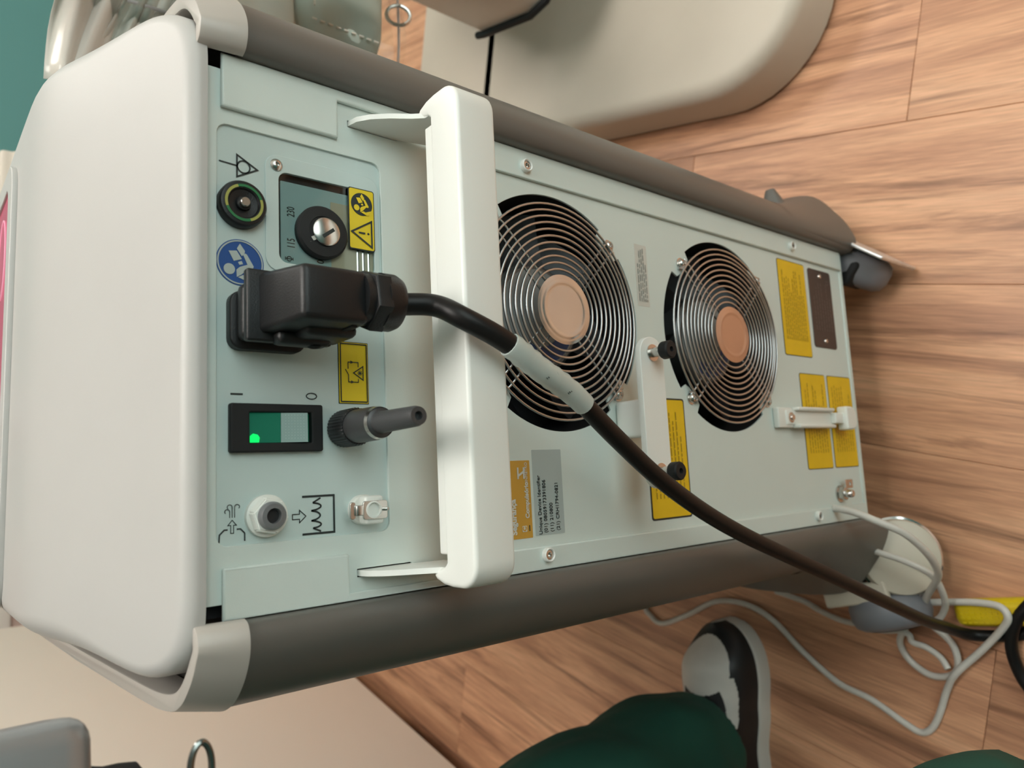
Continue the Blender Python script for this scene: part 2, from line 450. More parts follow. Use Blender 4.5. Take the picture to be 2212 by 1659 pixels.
obj('body', rbox(-1.0, -0.28, 2.25, 2.66, 0.0, 0.50, 0.004), WOODB, wb)
obj('lid', rbox(-1.02, -0.26, 2.23, 2.66, 0.50, 0.53, 0.005), WOODB, wb)

# ================================================================== CREAM CHAIR BASE ON THE RIGHT
ch = thing('treatment_chair_base', 'large cream rounded chair base on the wooden floor behind the machine', 'chair base', (*ab(0.5, 0.75), 0))
def abloop(pts): return [ab(a, b) for a, b in pts]
def abround(a0, a1, b0, b1, r, n=10):
    out = []
    rs = r
    for (ca, cb, t0), q in zip(((a0, b0, PI), (a1, b0, 1.5*PI), (a1, b1, 0), (a0, b1, 0.5*PI)), rs):
        sa = 1 if ca == a0 else -1; sb = 1 if cb == b0 else -1
        for k in range(n+1):
            t = t0+0.5*PI*k/n; out.append((ca+sa*q+q*math.cos(t), cb+sb*q+q*math.sin(t)))
    return out
obj('foot', prism(abloop(abround(0.135, 0.7680, 0.398, 1.25, (0.13, 0.004, 0.004, 0.1))), 0.006, 0.085, 0.022, 5), CREAMBASE, ch)
obj('rear_foot', prism(abloop(abround(0.7370, 1.0, 0.400, 1.25, (0.004, 0.02, 0.02, 0.004))), 0.006, 0.0846, 0.0015, 2), CREAMBASE, ch)
obj('glide', prism(abloop(abround(0.15, 0.98, 0.415, 1.2, (0.12, 0.02, 0.02, 0.1))), 0.0, 0.0065), BLACK2, ch)
pl = [(0.61, 0.533), (0.82, 0.65), (0.82, 1.0), (0.44, 1.0), (0.44, 0.58), (0.464, 0.5415), (0.4945, 0.53)]
obj('pedestal', prism(abloop(pl), 0.205, 0.42, 0.01), mat('pedestal_white', (0.66, 0.62, 0.55), 0.45), ch)
obj('column', prism(abloop(abround(0.55, 0.75, 0.78, 0.95, (0.03,)*4)), 0.08, 0.21), GREYPL, ch)
obj('rubber_edge', tube([(*ab(a, b), 0.205) for a, b in [(0.625, 0.531), (0.61, 0.529), (0.4945, 0.526), (0.462, 0.538), (0.436, 0.58), (0.436, 0.75)]], 0.006, 8), BLACK2, ch)

# ================================================================== THE MACHINE
CX = 0.0425
mach = thing('medical_laser_unit', 'white medical laser machine with taupe sides, two rear fans and control panel', 'machine', (CX, 0.3, 0))
def part(name, bm, m, parent=mach, smooth=40): return obj(name, bm, m, parent, smooth)

# --- side shells, caps
PROF = [(0.1445, 0.0045), (0.1445, -0.006), (0.1462, -0.0105), (0.1520, -0.0130), (0.160, -0.0120), (0.1695, -0.0065), (0.1785, 0.0020), (0.1855, 0.0120), (0.1908, 0.0255), (0.1938, 0.043), (0.1950, 0.07), (0.1952, 0.15), (0.1952, 0.3), (0.1952, 0.45), (0.1952, 0.60)]
def smooth_prof(P, sub=4):
    return [(p.x, p.y) for p in catmull([(a, b, 0) for a, b in P], sub)]
def inner_prof(P, d):
    out = []
    for i, (x, y) in enumerate(P):
        a = P[max(i-1, 0)]; b = P[min(i+1, len(P)-1)]
        t = Vector((b[0]-a[0], b[1]-a[1])).normalized(); out.append((x-t.y*d, y+t.x*d))
    return out
def shell_loop(P, d, s):
    O = smooth_prof(P); I = inner_prof(O, d)[6:]
    lp = O+list(reversed(I))
    return [(CX+s*x, y) for x, y in lp]
def offset_prof(P, d): return [(x-0, y) for x, y in P] if d == 0 else inner_prof(P, -d)
for s in (1, -1):
    part('side_shell', prism(shell_loop(PROF, 0.006, s), 0.085, 0.755), SHELL)
    cp = prism(shell_loop(offset_prof(PROF, 0.0012)[1:], 0.0085, s), 0.7535, 0.7765, 0.0012, 2)
    for v in cp.verts:
        if v.co.z > 0.765:
            v.co.x -= s*0.0050*smoothstep(0.150, 0.165, abs(v.co.x-CX)); v.co.y += 0.0025*(1-smoothstep(0.0, 0.03, v.co.y))
            v.co.z += 0.055*max(v.co.y-0.03, 0)-0.02*max(v.co.y-0.22, 0)
    part('shell_cap', cp, CAPM)
# body block, base
part('body', rbox(CX-0.180, CX+0.180, 0.075, 0.60, 0.095, 0.765, 0.002), SHELL)
part('base_plate', rbox(CX-0.142, CX+0.142, 0.0025, 0.6, 0.0945, 0.102, 0.001), PANEL)
part('front_panel', rbox(CX-0.186, CX+0.186, 0.59, 0.615, 0.09, 0.80, 0.008), WHITE)
FOOT = [(0.1445, -0.008), (0.150, -0.0145), (0.1585, -0.0165), (0.178, -0.0085), (0.195, 0.003), (0.213, 0.017), (0.2245, 0.033), (0.2305, 0.06), (0.2325, 0.10), (0.231, 0.16), (0.222, 0.21), (0.1905, 0.25)]
STOP = [(0.1445, -0.006), (0.1480, -0.0112), (0.1520, -0.0130), (0.160, -0.0120), (0.1695, -0.0065), (0.1785, 0.0020), (0.1855, 0.0120), (0.1908, 0.0255), (0.1950, 0.07), (0.1952, 0.14), (0.1952, 0.20), (0.1950, 0.25)]
def flare(s):
    A = smooth_prof(FOOT, 3); B = smooth_prof(STOP, 3); n = len(A)
    bm = bmesh.new(); rows = []
    for k in range(11):
        t = k/10; f = (1-t)**1.8; z = 0.084+0.125*t
        rows.append([bm.verts.new((CX+s*(b[0]+(a[0]-b[0])*f+0.0004), b[1]+(a[1]-b[1])*f, z)) for a, b in zip(A, B)])
    rows.insert(0, [bm.verts.new((CX+s*min(v.co.x*s-CX*s, 0.15) if False else CX+s*0.146, max(v.co.y, 0.004), 0.084)) for v in rows[0]])
    for a, b in zip(rows, rows[1:]):
        for i in range(n-1): bm.faces.new((a[i], a[i+1], b[i+1], b[i]))
    bmesh.ops.recalc_face_normals(bm, faces=bm.faces[:])
    return bm
for s in (1, -1): part('flared_foot', flare(s), SHELL)
part('bumper_peg', lathe([(0, 0.012), (0.005, 0.011), (0.0065, 0.008), (0.016, -0.014), (0, -0.014)], (0.95, 0, 0.25), (CX+0.2265, 0.064, 0.108), 20), SHELL)

# --- lid
LIDH = smooth_prof([(0.0, -0.0065), (0.06, -0.0065), (0.12, -0.0065), (0.141, -0.0058), (0.154, -0.0015), (0.1625, 0.0065), (0.1685, 0.018), (0.1720, 0.035), (0.1728, 0.07), (0.1728, 0.11), (0.1728, 0.15), (0.1728, 0.22), (0.1728, 0.3), (0.1728, 0.45), (0.1728, 0.60)], 4)
def skew(y): return 0.0105*smoothstep(0.0, 0.13, y)
def zt(y):
    a = 0.7800+0.355*(y+0.0065); b = 0.8285+0.012*(y-0.13)
    k = 0.0035
    return -k*math.log(math.exp(-a/k)+math.exp(-b/k)) if abs(a-b) < 0.15 else min(a, b)
def fillet(y):
    t = smoothstep(0.0, 0.10, y)
    return 0.006+0.012*t, 0.006+0.018*t        # horizontal, vertical
def lid_mesh():
    bm = bmesh.new(); rows = []
    def row(d, dz_fn):
        N = inner_prof(LIDH, 1.0)
        I = [(x+(n[0]-x)*d*fillet(y)[0], y+(n[1]-y)*d*fillet(y)[0]) for (x, y), n in zip(LIDH, N)]
        r = []
        for s in (-1, 1):
            r.append([bm.verts.new((CX+skew(y)+(s*max(x, 0) if i else 0), y, dz_fn(y))) for i, (x, y) in enumerate(I)])
        # share the centre vertex
        bm.verts.remove(r[1][0]); r[1][0] = r[0][0]
        return r
    RF = 0.009
    rows.append(row(0, lambda y: 0.7712))
    rows.append(row(0, lambda y: zt(y)-fillet(y)[1]))
    for k in range(1, 9):
        a = k/8*PI/2
        rows.append(row(1-math.cos(a), lambda y, a=a: zt(y)-fillet(y)[1]*(1-math.sin(a))))
    for A, B in zip(rows, rows[1:]):
        for s in (0, 1):
            for i in range(len(A[s])-1):
                q = (A[s][i], A[s][i+1], B[s][i+1], B[s][i])
                try: bm.faces.new(q)
                except ValueError: pass
    top = rows[-1]; n = len(top[0])
    # across strips
    prev = None
    for i in range(1, n):
        l, r_ = top[0][i], top[1][i]
        mids = [l]+[bm.verts.new(l.co.lerp(r_.co, k/8)) for k in range(1, 8)]+[r_]
        if prev is None:
            c = top[0][0]
            for k in range(8): bm.faces.new((c, mids[k], mids[k+1]))
        else:
            for k in range(8): bm.faces.new((prev[k], mids[k], mids[k+1], prev[k+1]))
        prev = mids
    bmesh.ops.recalc_face_normals(bm, faces=bm.faces[:])
    return bm
lid = part('top_cover', lid_mesh(), WHITE, smooth=50)
scr_frame_y = 0.272
def tilt_plate(name, x0, x1, y0, y1, dz, th, r, m, parent, hole=None):
    me = plate_mesh([[(x, y-y0) for x, y in rr(x0, x1, y0, y1, r)]]+([[(x, y-y0) for x, y in rr(*hole, r*0.6)]] if hole else []), th, 0.0008)
    ang = math.atan(0.012)
    me.transform(Matrix.Translation((0, y0, zt(y0)+dz)) @ Matrix.Rotation(ang, 4, 'X'))
    return obj(name, me, m, parent)
tilt_plate('display_bezel', CX-0.152, CX+0.152, 0.215, 0.56, 0.0016, 0.004, 0.02, WHITE, lid, (CX-0.138, CX+0.138, 0.235, 0.54))
scr = tilt_plate('display_screen', CX-0.138, CX+0.138, 0.235, 0.54, 0.0010, 0.002, 0.006, SCREEN, lid)
for k in range(3):
    yb = 0.255+0.008*k
    pts = [(CX-0.055, yb+0.012), (CX-0.045, yb), (CX-0.035, yb+0.012)]
    obj('screen_chevron', tube([(x, y, zt(y)+0.0022) for x, y in pts], 0.0007, 6), SCRLINE, lid)
obj('screen_wave', tube(catmull([(CX+0.095+0.03*math.cos(t), 0.275+0.022*math.sin(t), zt(0.275)+0.0022) for t in [k*PI/5 for k in range(10)]], 3, True), 0.0006, 6, True), SCRLINE, lid)

# --- rear panel with cut-outs
FANS = ((0.0740, 0.5302), (0.0740, 0.3256))
def fan_loop(c, r=0.085, rin=0.0765, half=9.5):
    out = []
    for q in range(4):
        mid = 45+90*q; lo = mid-45; 
        for k in range(13):
            a = lo+(45-half)*k/12; out.append((a, r))
        out.append((mid-half+0.8, rin+0.001)); out.append((mid-half*0.5, rin-0.0012)); out.append((mid+half*0.5, rin-0.0012)); out.append((mid+half-0.8, rin+0.001))
        for k in range(12):
            a = mid+half+(45-half)*k/12; out.append((a, r))
    return [(c[0]+q*math.cos(math.radians(a)), c[1]+q*math.sin(math.radians(a))) for a, q in out]
X0, X1, ZB, ZT = -0.1015, 0.1868, 0.0935, 0.7705
INS = (-0.0668, 0.1492, 0.6697, 0.7647)
outer = [(X0, ZB), (X1, ZB), (X1, 0.7600), (0.179, 0.7600), (0.179, ZT), (-0.094, ZT), (-0.094, 0.7600), (X0, 0.7600)]
SLR = rr(0.1672, 0.1712, 0.6573, 0.6905, 0.0003, 2); SLL = rr(-0.0899, -0.0855, 0.6562, 0.6905, 0.0003, 2)
rp = plate('rear_panel', [outer, rr(*INS, 0.0055), fan_loop(FANS[0]), fan_loop(FANS[1]), SLR, SLL], 0.0, 0.0018, PANEL, mach, 0.0003)
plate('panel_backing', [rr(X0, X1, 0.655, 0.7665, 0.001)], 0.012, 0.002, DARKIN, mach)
plate('panel_flange', [[(0.1662, 0.098), (0.1668, 0.0975), (X1, 0.0975), (X1, 0.7633), (0.1578, 0.7633), (0.1572, 0.7626), (0.1572, 0.6985), (0.1578, 0.6978), (0.1800, 0.6978), (0.1800, 0.6300), (0.1662, 0.6300)]], -0.0030, 0.003, PANEL, mach, 0.0012)
plate('panel_flange', [[(X0, 0.0975), (-0.0868, 0.0975), (-0.0862, 0.098), (-0.0862, 0.6300), (-0.0972, 0.6300), (-0.0972, 0.6965), (-0.0773, 0.6965), (-0.0767, 0.6972), (-0.0767, 0.7618), (-0.0773, 0.7624), (X0, 0.7624)]], -0.0030, 0.003, PANEL, mach, 0.0012)
plate('panel_skirt', [rr(X0, X1, ZB-0.001, 0.0985, 0.0005)], -0.0012, 0.004, PANEL, mach, 0.0006)

# flange screws
def screw_cup(x, z):
    c = part('screw', lathe([(0.0046, 0.0), (0.0046, 0.0030), (0.0040, 0.0036), (0.0033, 0.0030), (0.0033, 0.0012), (0.0016, 0.0012), (0.0014, -0.0003), (0, -0.0003)], (0, -1, 0), (x, -0.003, z), 24), HWHITE)
    bm = lathe([(0.0032, 0.0013), (0.0030, 0.0024), (0.0017, 0.0026), (0.0015, 0.0010), (0, 0.0010)], (0, -1, 0), (x, -0.003, z), 18)
    obj('socket', bm, STEEL, c)
for x, z in ((0.1747, 0.5557), (-0.0920, 0.5548), (0.1765, 0.2012), (-0.0925, 0.2014)): screw_cup(x, z)

# --- fans with wire guards
def fan(c, hub_m, label):
    cx, cz = c
    g = part('fan_guard', grid(lambda u, v: (cx+(0.0250*v)*math.cos(2*PI*u), -0.0085+0.0006*smoothstep(0.9, 1, v)-0.0007*math.exp(-((v-0.78)/0.05)**2), cz+(0.0250*v)*math.sin(2*PI*u)), 48, 26, True), hub_m, smooth=60)
    g['label'] = 'round metal hub plate and wire rings of the fan guard'
    for i in range(11):
        r = 0.0292+0.00482*i
        y = -0.0065+0.0025*smoothstep(7, 10, i)
        pts = ringpts((cx, cz), r, 72, y)
        obj('wire_ring', tube(pts, 0.00092, 8, True), WIRE, g, 80)
    for a in (45, 135):
        d = Vector((math.cos(math.radians(a)), 0, math.sin(math.radians(a)))); nrm = Vector((-d.z, 0, d.x))
        for o_ in (-0.0042, 0.0042):
            for s in (1, -1):
                p0 = Vector((cx, -0.0048, cz))+d*s*0.022+nrm*o_
                p1 = Vector((cx, -0.0040, cz))+d*s*0.074+nrm*o_
                p2 = Vector((cx, -0.0022, cz))+d*s*0.081+nrm*o_*0.9
                obj('spoke', tube([p0, p1, p2], 0.0009, 8), WIRE, g, 80)
    for a in (45, 135, 225, 315):
        x = cx+0.081*math.cos(math.radians(a)); z = cz+0.081*math.sin(math.radians(a))
        obj('guard_clip', tube([(x-0.0065*math.sin(math.radians(a)), -0.0018, z+0.0065*math.cos(math.radians(a))), (x-0.004*math.sin(math.radians(a))-0.003*math.cos(math.radians(a)), -0.003, z+0.004*math.cos(math.radians(a))-0.003*math.sin(math.radians(a))), (x+0.004*math.sin(math.radians(a))-0.003*math.cos(math.radians(a)), -0.003, z-0.004*math.cos(math.radians(a))-0.003*math.sin(math.radians(a))), (x+0.0065*math.sin(math.radians(a)), -0.0018, z-0.0065*math.cos(math.radians(a)))], 0.0009, 8), WIRE, g, 80)
        sc = lathe([(0.0052, 0.0), (0.0052, 0.0008), (0.0040, 0.0010), (0.0040, 0.0022), (0.0032, 0.0036), (0.0018, 0.0042), (0.0014, 0.0030), (0, 0.0030)], (0, -1, 0), (x, 0, z), 20)
        obj('screw', sc, STEEL, g)
    f = part('fan', lathe([(0.0855, 0.0), (0.0845, -0.062), (0.03, -0.062), (0, -0.062)], (0, -1, 0), (cx, 0.0022, cz), 56), DARKIN)
    obj('motor', lathe([(0.041, -0.03), (0.041, -0.003), (0.038, 0.0), (0, 0.0)], (0, -1, 0), (cx, 0.020, cz), 40), MOTORM, f)
    lb = obj('motor_label', lathe([(0.036, 0.0), (0.0, 0.0003)], (0, -1, 0), (cx, 0.0198, cz), 40), mat('motor_label_grey', (0.30, 0.33, 0.33), 0.35), f)
    bm = bmesh.new()
    arc = [(cx+0.0345*math.cos(math.radians(a)), cz+0.0345*math.sin(math.radians(a))) for a in range(150, 291, 10)]
    arc2 = [(cx+0.022*math.cos(math.radians(a)), cz+0.022*math.sin(math.radians(a))) for a in range(290, 149, -10)]
    poly(bm, arc+arc2, 0.0195); obj('label_band', fix(bm), FLBLUE, f)
    for k in range(7):
        a0 = 2*PI*k/7
        def bl(u, v, a0=a0):
            r = 0.040+0.040*u; a = a0+0.32*u+0.62*(v-0.5)*(1+0.25*u)
            return (cx+r*math.cos(a), 0.024+0.030*v+0.004*math.sin(PI*u), cz+r*math.sin(a))
        obj('blade', grid(bl, 8, 6), BLADEM, f, 60)
fan(FANS[0], HUBM, 'upper'); fan(FANS[1], mat('hub_plate_floor_refl', (0.62, 0.50, 0.42), 0.33, 1.0, var=0.05, vscale=30), 'lower')  # lower hub: warm floor reflection put into the metal colour

# --- control plate and what sits on it
cpl = plate('control_plate', [rr(INS[0]-0.001, INS[1]+0.001, INS[2]-0.001, INS[3]+0.001, 0.006), rr(0.0800, 0.1305, 0.6745, 0.7318, 0.005)], 0.0016, 0.0012, PLATE, mach)
YP = 0.0016
# voltage selector window
win = plate('selector_window', [rr(0.0748, 0.1395, 0.6712, 0.7391, 0.007), rr(0.0797, 0.1305, 0.6745, 0.7318, 0.0048)], 0.0008, 0.0010, PLATE, mach, 0.0003)
plate('window_well', [rr(0.078, 0.132, 0.672, 0.734, 0.003)], 0.0052, 0.001, DARKIN, win)
plate('window_back', [rr(0.0795, 0.1262, 0.673, 0.7302, 0.0005)], 0.0026, 0.0012, WINBACK, win)
plate('window_tan', [rr(0.0795, 0.120, 0.673, 0.7010, 0.0005)], 0.0024, 0.0006, BRASS, win)
kn = obj('selector_knob', lathe([(0.0150, 0.0), (0.0152, 0.0035), (0.0140, 0.0050), (0.0088, 0.0056), (0.0085, 0.0050), (0, 0.0050)], (0, -1, 0), (0.0998, 0.0028, 0.7075), 40), BLACK2, win)
obj('knob_insert', lathe([(0.0080, 0.0), (0.0080, 0.0012), (0.0072, 0.0018), (0, 0.0018)], (0, -1, 0), (0.0998, -0.0022, 0.7063), 30), STEEL, win)
bm = bmesh.new(); stroke(bm, [(0.0965, 0.7088), (0.1015, 0.7022)], 0.0020, -0.0040, th=0.0002); obj('knob_slot', fix(bm), INK, win)
bm = bmesh.new(); stroke(bm, [(0.0938, 0.7160), (0.0956, 0.7128)], 0.0024, -0.0024, th=0.0002); obj('knob_mark', fix(bm), LWHITE, win)
text('numerals', '230', 0.0062, 0.1066, 0.7243, 0.0025, INK, win, sx=0.62)
text('numerals', '115', 0.0062, 0.0888, 0.7243, 0.0025, INK, win, sx=0.62)
text('numerals', '0', 0.0058, 0.0826, 0.7075, 0.0021, INK, win, sx=0.8)
bm = bmesh.new()
stroke(bm, circ(0.0828, 0.7257, 0.0013, 20), 0.0004, 0.0026, True); stroke(bm, [(0.0828, 0.7236), (0.0828, 0.7278)], 0.0004, 0.0026)
stroke(bm, [(0.0819, 0.7236), (0.0837, 0.7236)], 0.0004, 0.00258); stroke(bm, [(0.0819, 0.7278), (0.0837, 0.7278)], 0.0004, 0.00258)
obj('symbol', fix(bm), INK, win)
plate('window_pane', [rr(0.0795, 0.1308, 0.6742, 0.7320, 0.0048)], 0.0011, 0.0003, ACRYL, win)
for k in range(3): obj('guide_rod', tube([(0.080, 0.0035, 0.6775+0.0035*k), (0.094, 0.0035, 0.6775+0.0035*k)], 0.0014, 8), STEEL, win)
obj('screw', lathe([(0.0034, 0), (0.0034, 0.0006), (0.0022, 0.0018), (0.0012, 0.0020), (0.0010, 0.0008), (0, 0.0008)], (0, -1, 0), (0.1336, 0.0008, 0.7331), 20), STEEL, win)

def person_icon(bm, cx, cz, s, y):
    """seated reader holding an open book"""
    def T(p): return (cx+p[0]*s, cz+p[1]*s)
    poly(bm, [T((-0.33+0.23*math.cos(a), 0.45+0.23*math.sin(a))) for a in [k*PI/9 for k in range(18)]], y)
    poly(bm, [T(p) for p in ((-0.33, 0.165), (-0.19, 0.02), (-0.06, -0.29), (0.34, -0.11), (0.41, -0.19), (0.375, -0.27), (-0.10, -0.55), (-0.19, -0.52), (-0.20, -0.33), (-0.50, -0.06), (-0.64, 0.15))], y)
    poly(bm, [T(p) for p in ((-0.52, -0.10), (-0.64, 0.10), (-0.83, -0.42), (-0.60, -0.30))], y)
    poly(bm, [T(p) for p in ((-0.58, -0.30), (-0.83, -0.42), (-0.76, -0.55), (-0.40, -0.76))], y)
    poly(bm, [T(p) for p in ((0.43, 0.48), (0.48, 0.15), (0.147, -0.06), (0.025, 0.27))], y)
    poly(bm, [T(p) for p in ((0.57, 0.147), (0.80, 0.02), (0.51, -0.19), (0.41, -0.17), (0.27, -0.06))], y)
    poly(bm, [T(p) for p in ((0.0, 0.10), (0.07, -0.05), (-0.06, -0.11), (-0.11, 0.04))], y)
# potential equalisation mark and terminal
bm = bmesh.new()
stroke(bm, [(0.1345, 0.7540), (0.1224, 0.7540), (0.1284, 0.7432)], 0.0009, YP, True)
stroke(bm, [(0.1284+0.0033*math.cos(2*PI*k/28), 0.7505+0.0033*math.sin(2*PI*k/28)) for k in range(28)], 0.0008, YP, True)
stroke(bm, [(0.1290, 0.7632), (0.1284, 0.7540)], 0.0008, YP)
obj('earth_symbol', fix(bm), INK, cpl)
gt = part('earth_terminal', lathe([(0.0124, 0.0), (0.0124, 0.0045), (0.0116, 0.0058), (0.0102, 0.0062), (0.0080, 0.0060), (0.0074, 0.0050), (0.0040, 0.0044), (0.0036, 0.0060), (0, 0.0060)], (0, -1, 0), (0.1065, YP, 0.7523), 40), BLACK)
for k in range(4):
    bm = bmesh.new(); a0 = 20+90*k
    stroke(bm, [(0.1065+0.0092*math.cos(math.radians(a)), 0.7523+0.0092*math.sin(math.radians(a))) for a in range(a0, a0+91, 6)], 0.0014, YP-0.0062)
    obj('ring_band', fix(bm), GREEN if k % 2 else YGREEN, gt)
obj('pin', lathe([(0.0028, 0.0), (0.0028, 0.0020), (0.0022, 0.0028), (0, 0.0028)], (0, -1, 0), (0.1065, YP-0.0058, 0.7523), 20), STEEL, gt)
# blue read-the-manual disc
bd = plate('instruction_sticker', [circ(0.0763, 0.7524, 0.0123, 48)], YP-0.0002, 0.0004, BLUE, mach)
bm = bmesh.new(); stroke(bm, circ(0.0763, 0.7524, 0.0114, 48), 0.0007, YP-0.0002, True); obj('rim_line', fix(bm), ICON, bd)
bm = bmesh.new(); person_icon(bm, 0.0763, 0.7524, 0.0125, YP-0.0002); obj('reader_icon', fix(bm), ICON, bd)
# yellow instruction + warning sticker
ys = plate('warning_sticker', [rr(0.0938, 0.1308, 0.6745, 0.6912, 0.0015)], -0.0003, 0.0005, INK, mach)
plate('yellow_field', [rr(0.0944, 0.1302, 0.6751, 0.6906, 0.0011)], -0.0005, 0.0003, YELLOW, ys)
plate('black_disc', [circ(0.1213, 0.6828, 0.0068, 40)], -0.0007, 0.0003, INK, ys)
bm = bmesh.new(); person_icon(bm, 0.1213, 0.6828, 0.0078, -0.0008); obj('reader_icon', fix(bm), YELLOW, ys)
bm = bmesh.new()
stroke(bm, [(0.0962, 0.6768), (0.1118, 0.6768), (0.1040, 0.6895)], 0.0010, -0.0006, True)
stroke(bm, [(0.1040, 0.6852), (0.1040, 0.6810)], 0.0010, -0.0006)
poly(bm, circ(0.1040, 0.6790, 0.0007, 12), -0.0006)
obj('triangle_icon', fix(bm), INK, ys)
# interlock sticker
ks = plate('interlock_sticker', [rr(0.0044, 0.0395, 0.6802, 0.6987, 0.0003)], YP-0.0003, 0.0005, INK, mach)
plate('yellow_field', [rr(0.0048, 0.0391, 0.6806, 0.6983, 0.0002)], YP-0.0005, 0.0003, YELLOW, ks)
bm = bmesh.new(); yk = YP-0.0006
stroke(bm, rr(0.0056, 0.0383, 0.6814, 0.6975, 0.0002, 1), 0.0007, yk, True)
stroke(bm, [(0.0180, 0.6838), (0.0258, 0.6838), (0.0219, 0.6897)], 0.0006, yk, True)
for k in range(8): stroke(bm, [(0.0219, 0.6858), (0.0219+0.0015*math.cos(k*PI/4), 0.6858+0.0015*math.sin(k*PI/4))], 0.0004, yk-0.00002*k)
stroke(bm, [(0.0252, 0.6868), (0.0279, 0.6868), (0.0279, 0.6930), (0.0241, 0.6930)], 0.0005, yk)
stroke(bm, [(0.0186, 0.6868), (0.0167, 0.6868), (0.0167, 0.6928), (0.0208, 0.6928), (0.0238, 0.6947)], 0.0005, yk)
poly(bm, [(0.0279-0.0009, 0.6916), (0.0279+0.0009, 0.6916), (0.0279, 0.6895)], yk-0.0001); poly(bm, [(0.0167-0.0009, 0.6914), (0.0167+0.0009, 0.6914), (0.0167, 0.6893)], yk-0.0001)
obj('circuit_icon', fix(bm), INK, ks)
# power switch
sw = plate('power_switch', [rr(-0.0217, 0.0030, 0.7100, 0.7588, 0.0012), rr(-0.0170, -0.0014, 0.7165, 0.7492, 0.0006)], YP-0.0042, 0.0042, BLACK2, mach, 0.0008)
plate('switch_well', [rr(-0.0172, -0.0012, 0.7160, 0.7495, 0.0005)], YP-0.0004, 0.0006, DARKIN, sw)
def wedge(x0, x1, z0, z1, ya, yb):
    bm = bmesh.new()
    P = [(x0, YP-0.0005, z0), (x1, YP-0.0005, z0), (x1, YP-0.0005, z1), (x0, YP-0.0005, z1), (x0, ya, z0), (x1, ya, z0), (x1, yb, z1), (x0, yb, z1)]
    v = [bm.verts.new(p) for p in P]
    for f in ((0, 3, 2, 1), (4, 5, 6, 7), (0, 1, 5, 4), (1, 2, 6, 5), (2, 3, 7, 6), (3, 0, 4, 7)): bm.faces.new([v[i] for i in f])
    bmesh.ops.recalc_face_normals(bm, faces=bm.faces[:])
    return bm
obj('rocker', wedge(-0.0168, -0.0016, 0.7330, 0.7488, YP-0.0032, YP-0.0014), GRNGLASS, sw, 20)
obj('rocker', wedge(-0.0168, -0.0016, 0.7195, 0.7328, YP-0.0060, YP-0.0032), LENSREFL, sw, 20)
obj('rocker_end', wedge(-0.0164, -0.0020, 0.7170, 0.7194, YP-0.0016, YP-0.0052), GRNGLASS, sw, 20)
bm = bmesh.new(); 
poly(bm, [(-0.0167, 0.7486), (-0.0135, 0.7486), (-0.0122, 0.7470), (-0.0128, 0.7446), (-0.0143, 0.7436), (-0.0167, 0.7440)], YP-0.0021)
obj('indicator_lamp', fix(bm), GLOW, sw)
bm = bmesh.new()
for i in range(9):
    for j in range(7):
        x = -0.0150+0.0015*i; z = 0.7214+0.0015*j
        q = YP-0.0060+(z-0.7195)/0.0133*0.0028
        poly(bm, [(x, z), (x+0.0004, z), (x+0.0004, z+0.0004), (x, z+0.0004)], q)
obj('lens_grid', fix(bm), mat('lens_dot', (0.45, 0.58, 0.55), 0.3), sw)['kind'] = 'stuff'
bm = bmesh.new(); stroke(bm, [(0.0079, 0.7575), (0.0079, 0.7513)], 0.0009, YP)
stroke(bm, [(0.0080+0.0016*math.cos(2*PI*k/24)*(1.0), 0.7146+0.0029*math.sin(2*PI*k/24)) for k in range(24)], 0.0006, YP, True)
obj('switch_marks', fix(bm), INK, cpl)
# air port
ap = part('air_port', lathe([(0.0106, 0.0), (0.0106, 0.0030), (0.0100, 0.0034), (0, 0.0034)], (0, -1, 0), (-0.0535, YP, 0.7402), 32), NYLON)
bm = bmesh.new(); hx = hexa(0.0100, 0.3)
a = [bm.verts.new((-0.0535+p[0], YP-0.0030, 0.7402+p[1])) for p in hx]; b = [bm.verts.new((-0.0535+p[0]*0.93, YP-0.0085, 0.7402+p[1]*0.93)) for p in hx]
bm.faces.new(b)
for i in range(6): bm.faces.new((a[i], a[(i+1) % 6], b[(i+1) % 6], b[i]))
bmesh.ops.recalc_face_normals(bm, faces=bm.faces[:]); bmesh.ops.bevel(bm, geom=bm.edges[:], offset=0.0008, segments=2, affect='EDGES')
obj('nut', bm, NYLON, ap)
obj('collar', lathe([(0.0070, 0.0), (0.0070, 0.0020), (0.0062, 0.0036), (0.0060, 0.0040), (0.0038, 0.0042), (0.0034, 0.0010), (0, 0.0010)], (0, -1, 0), (-0.0535, YP-0.0082, 0.7402), 32), GREYPL, ap)
obj('bore', lathe([(0.0035, 0.0), (0, 0.0)], (0, -1, 0), (-0.0535, YP-0.0094, 0.7402), 24), DARKIN, ap)
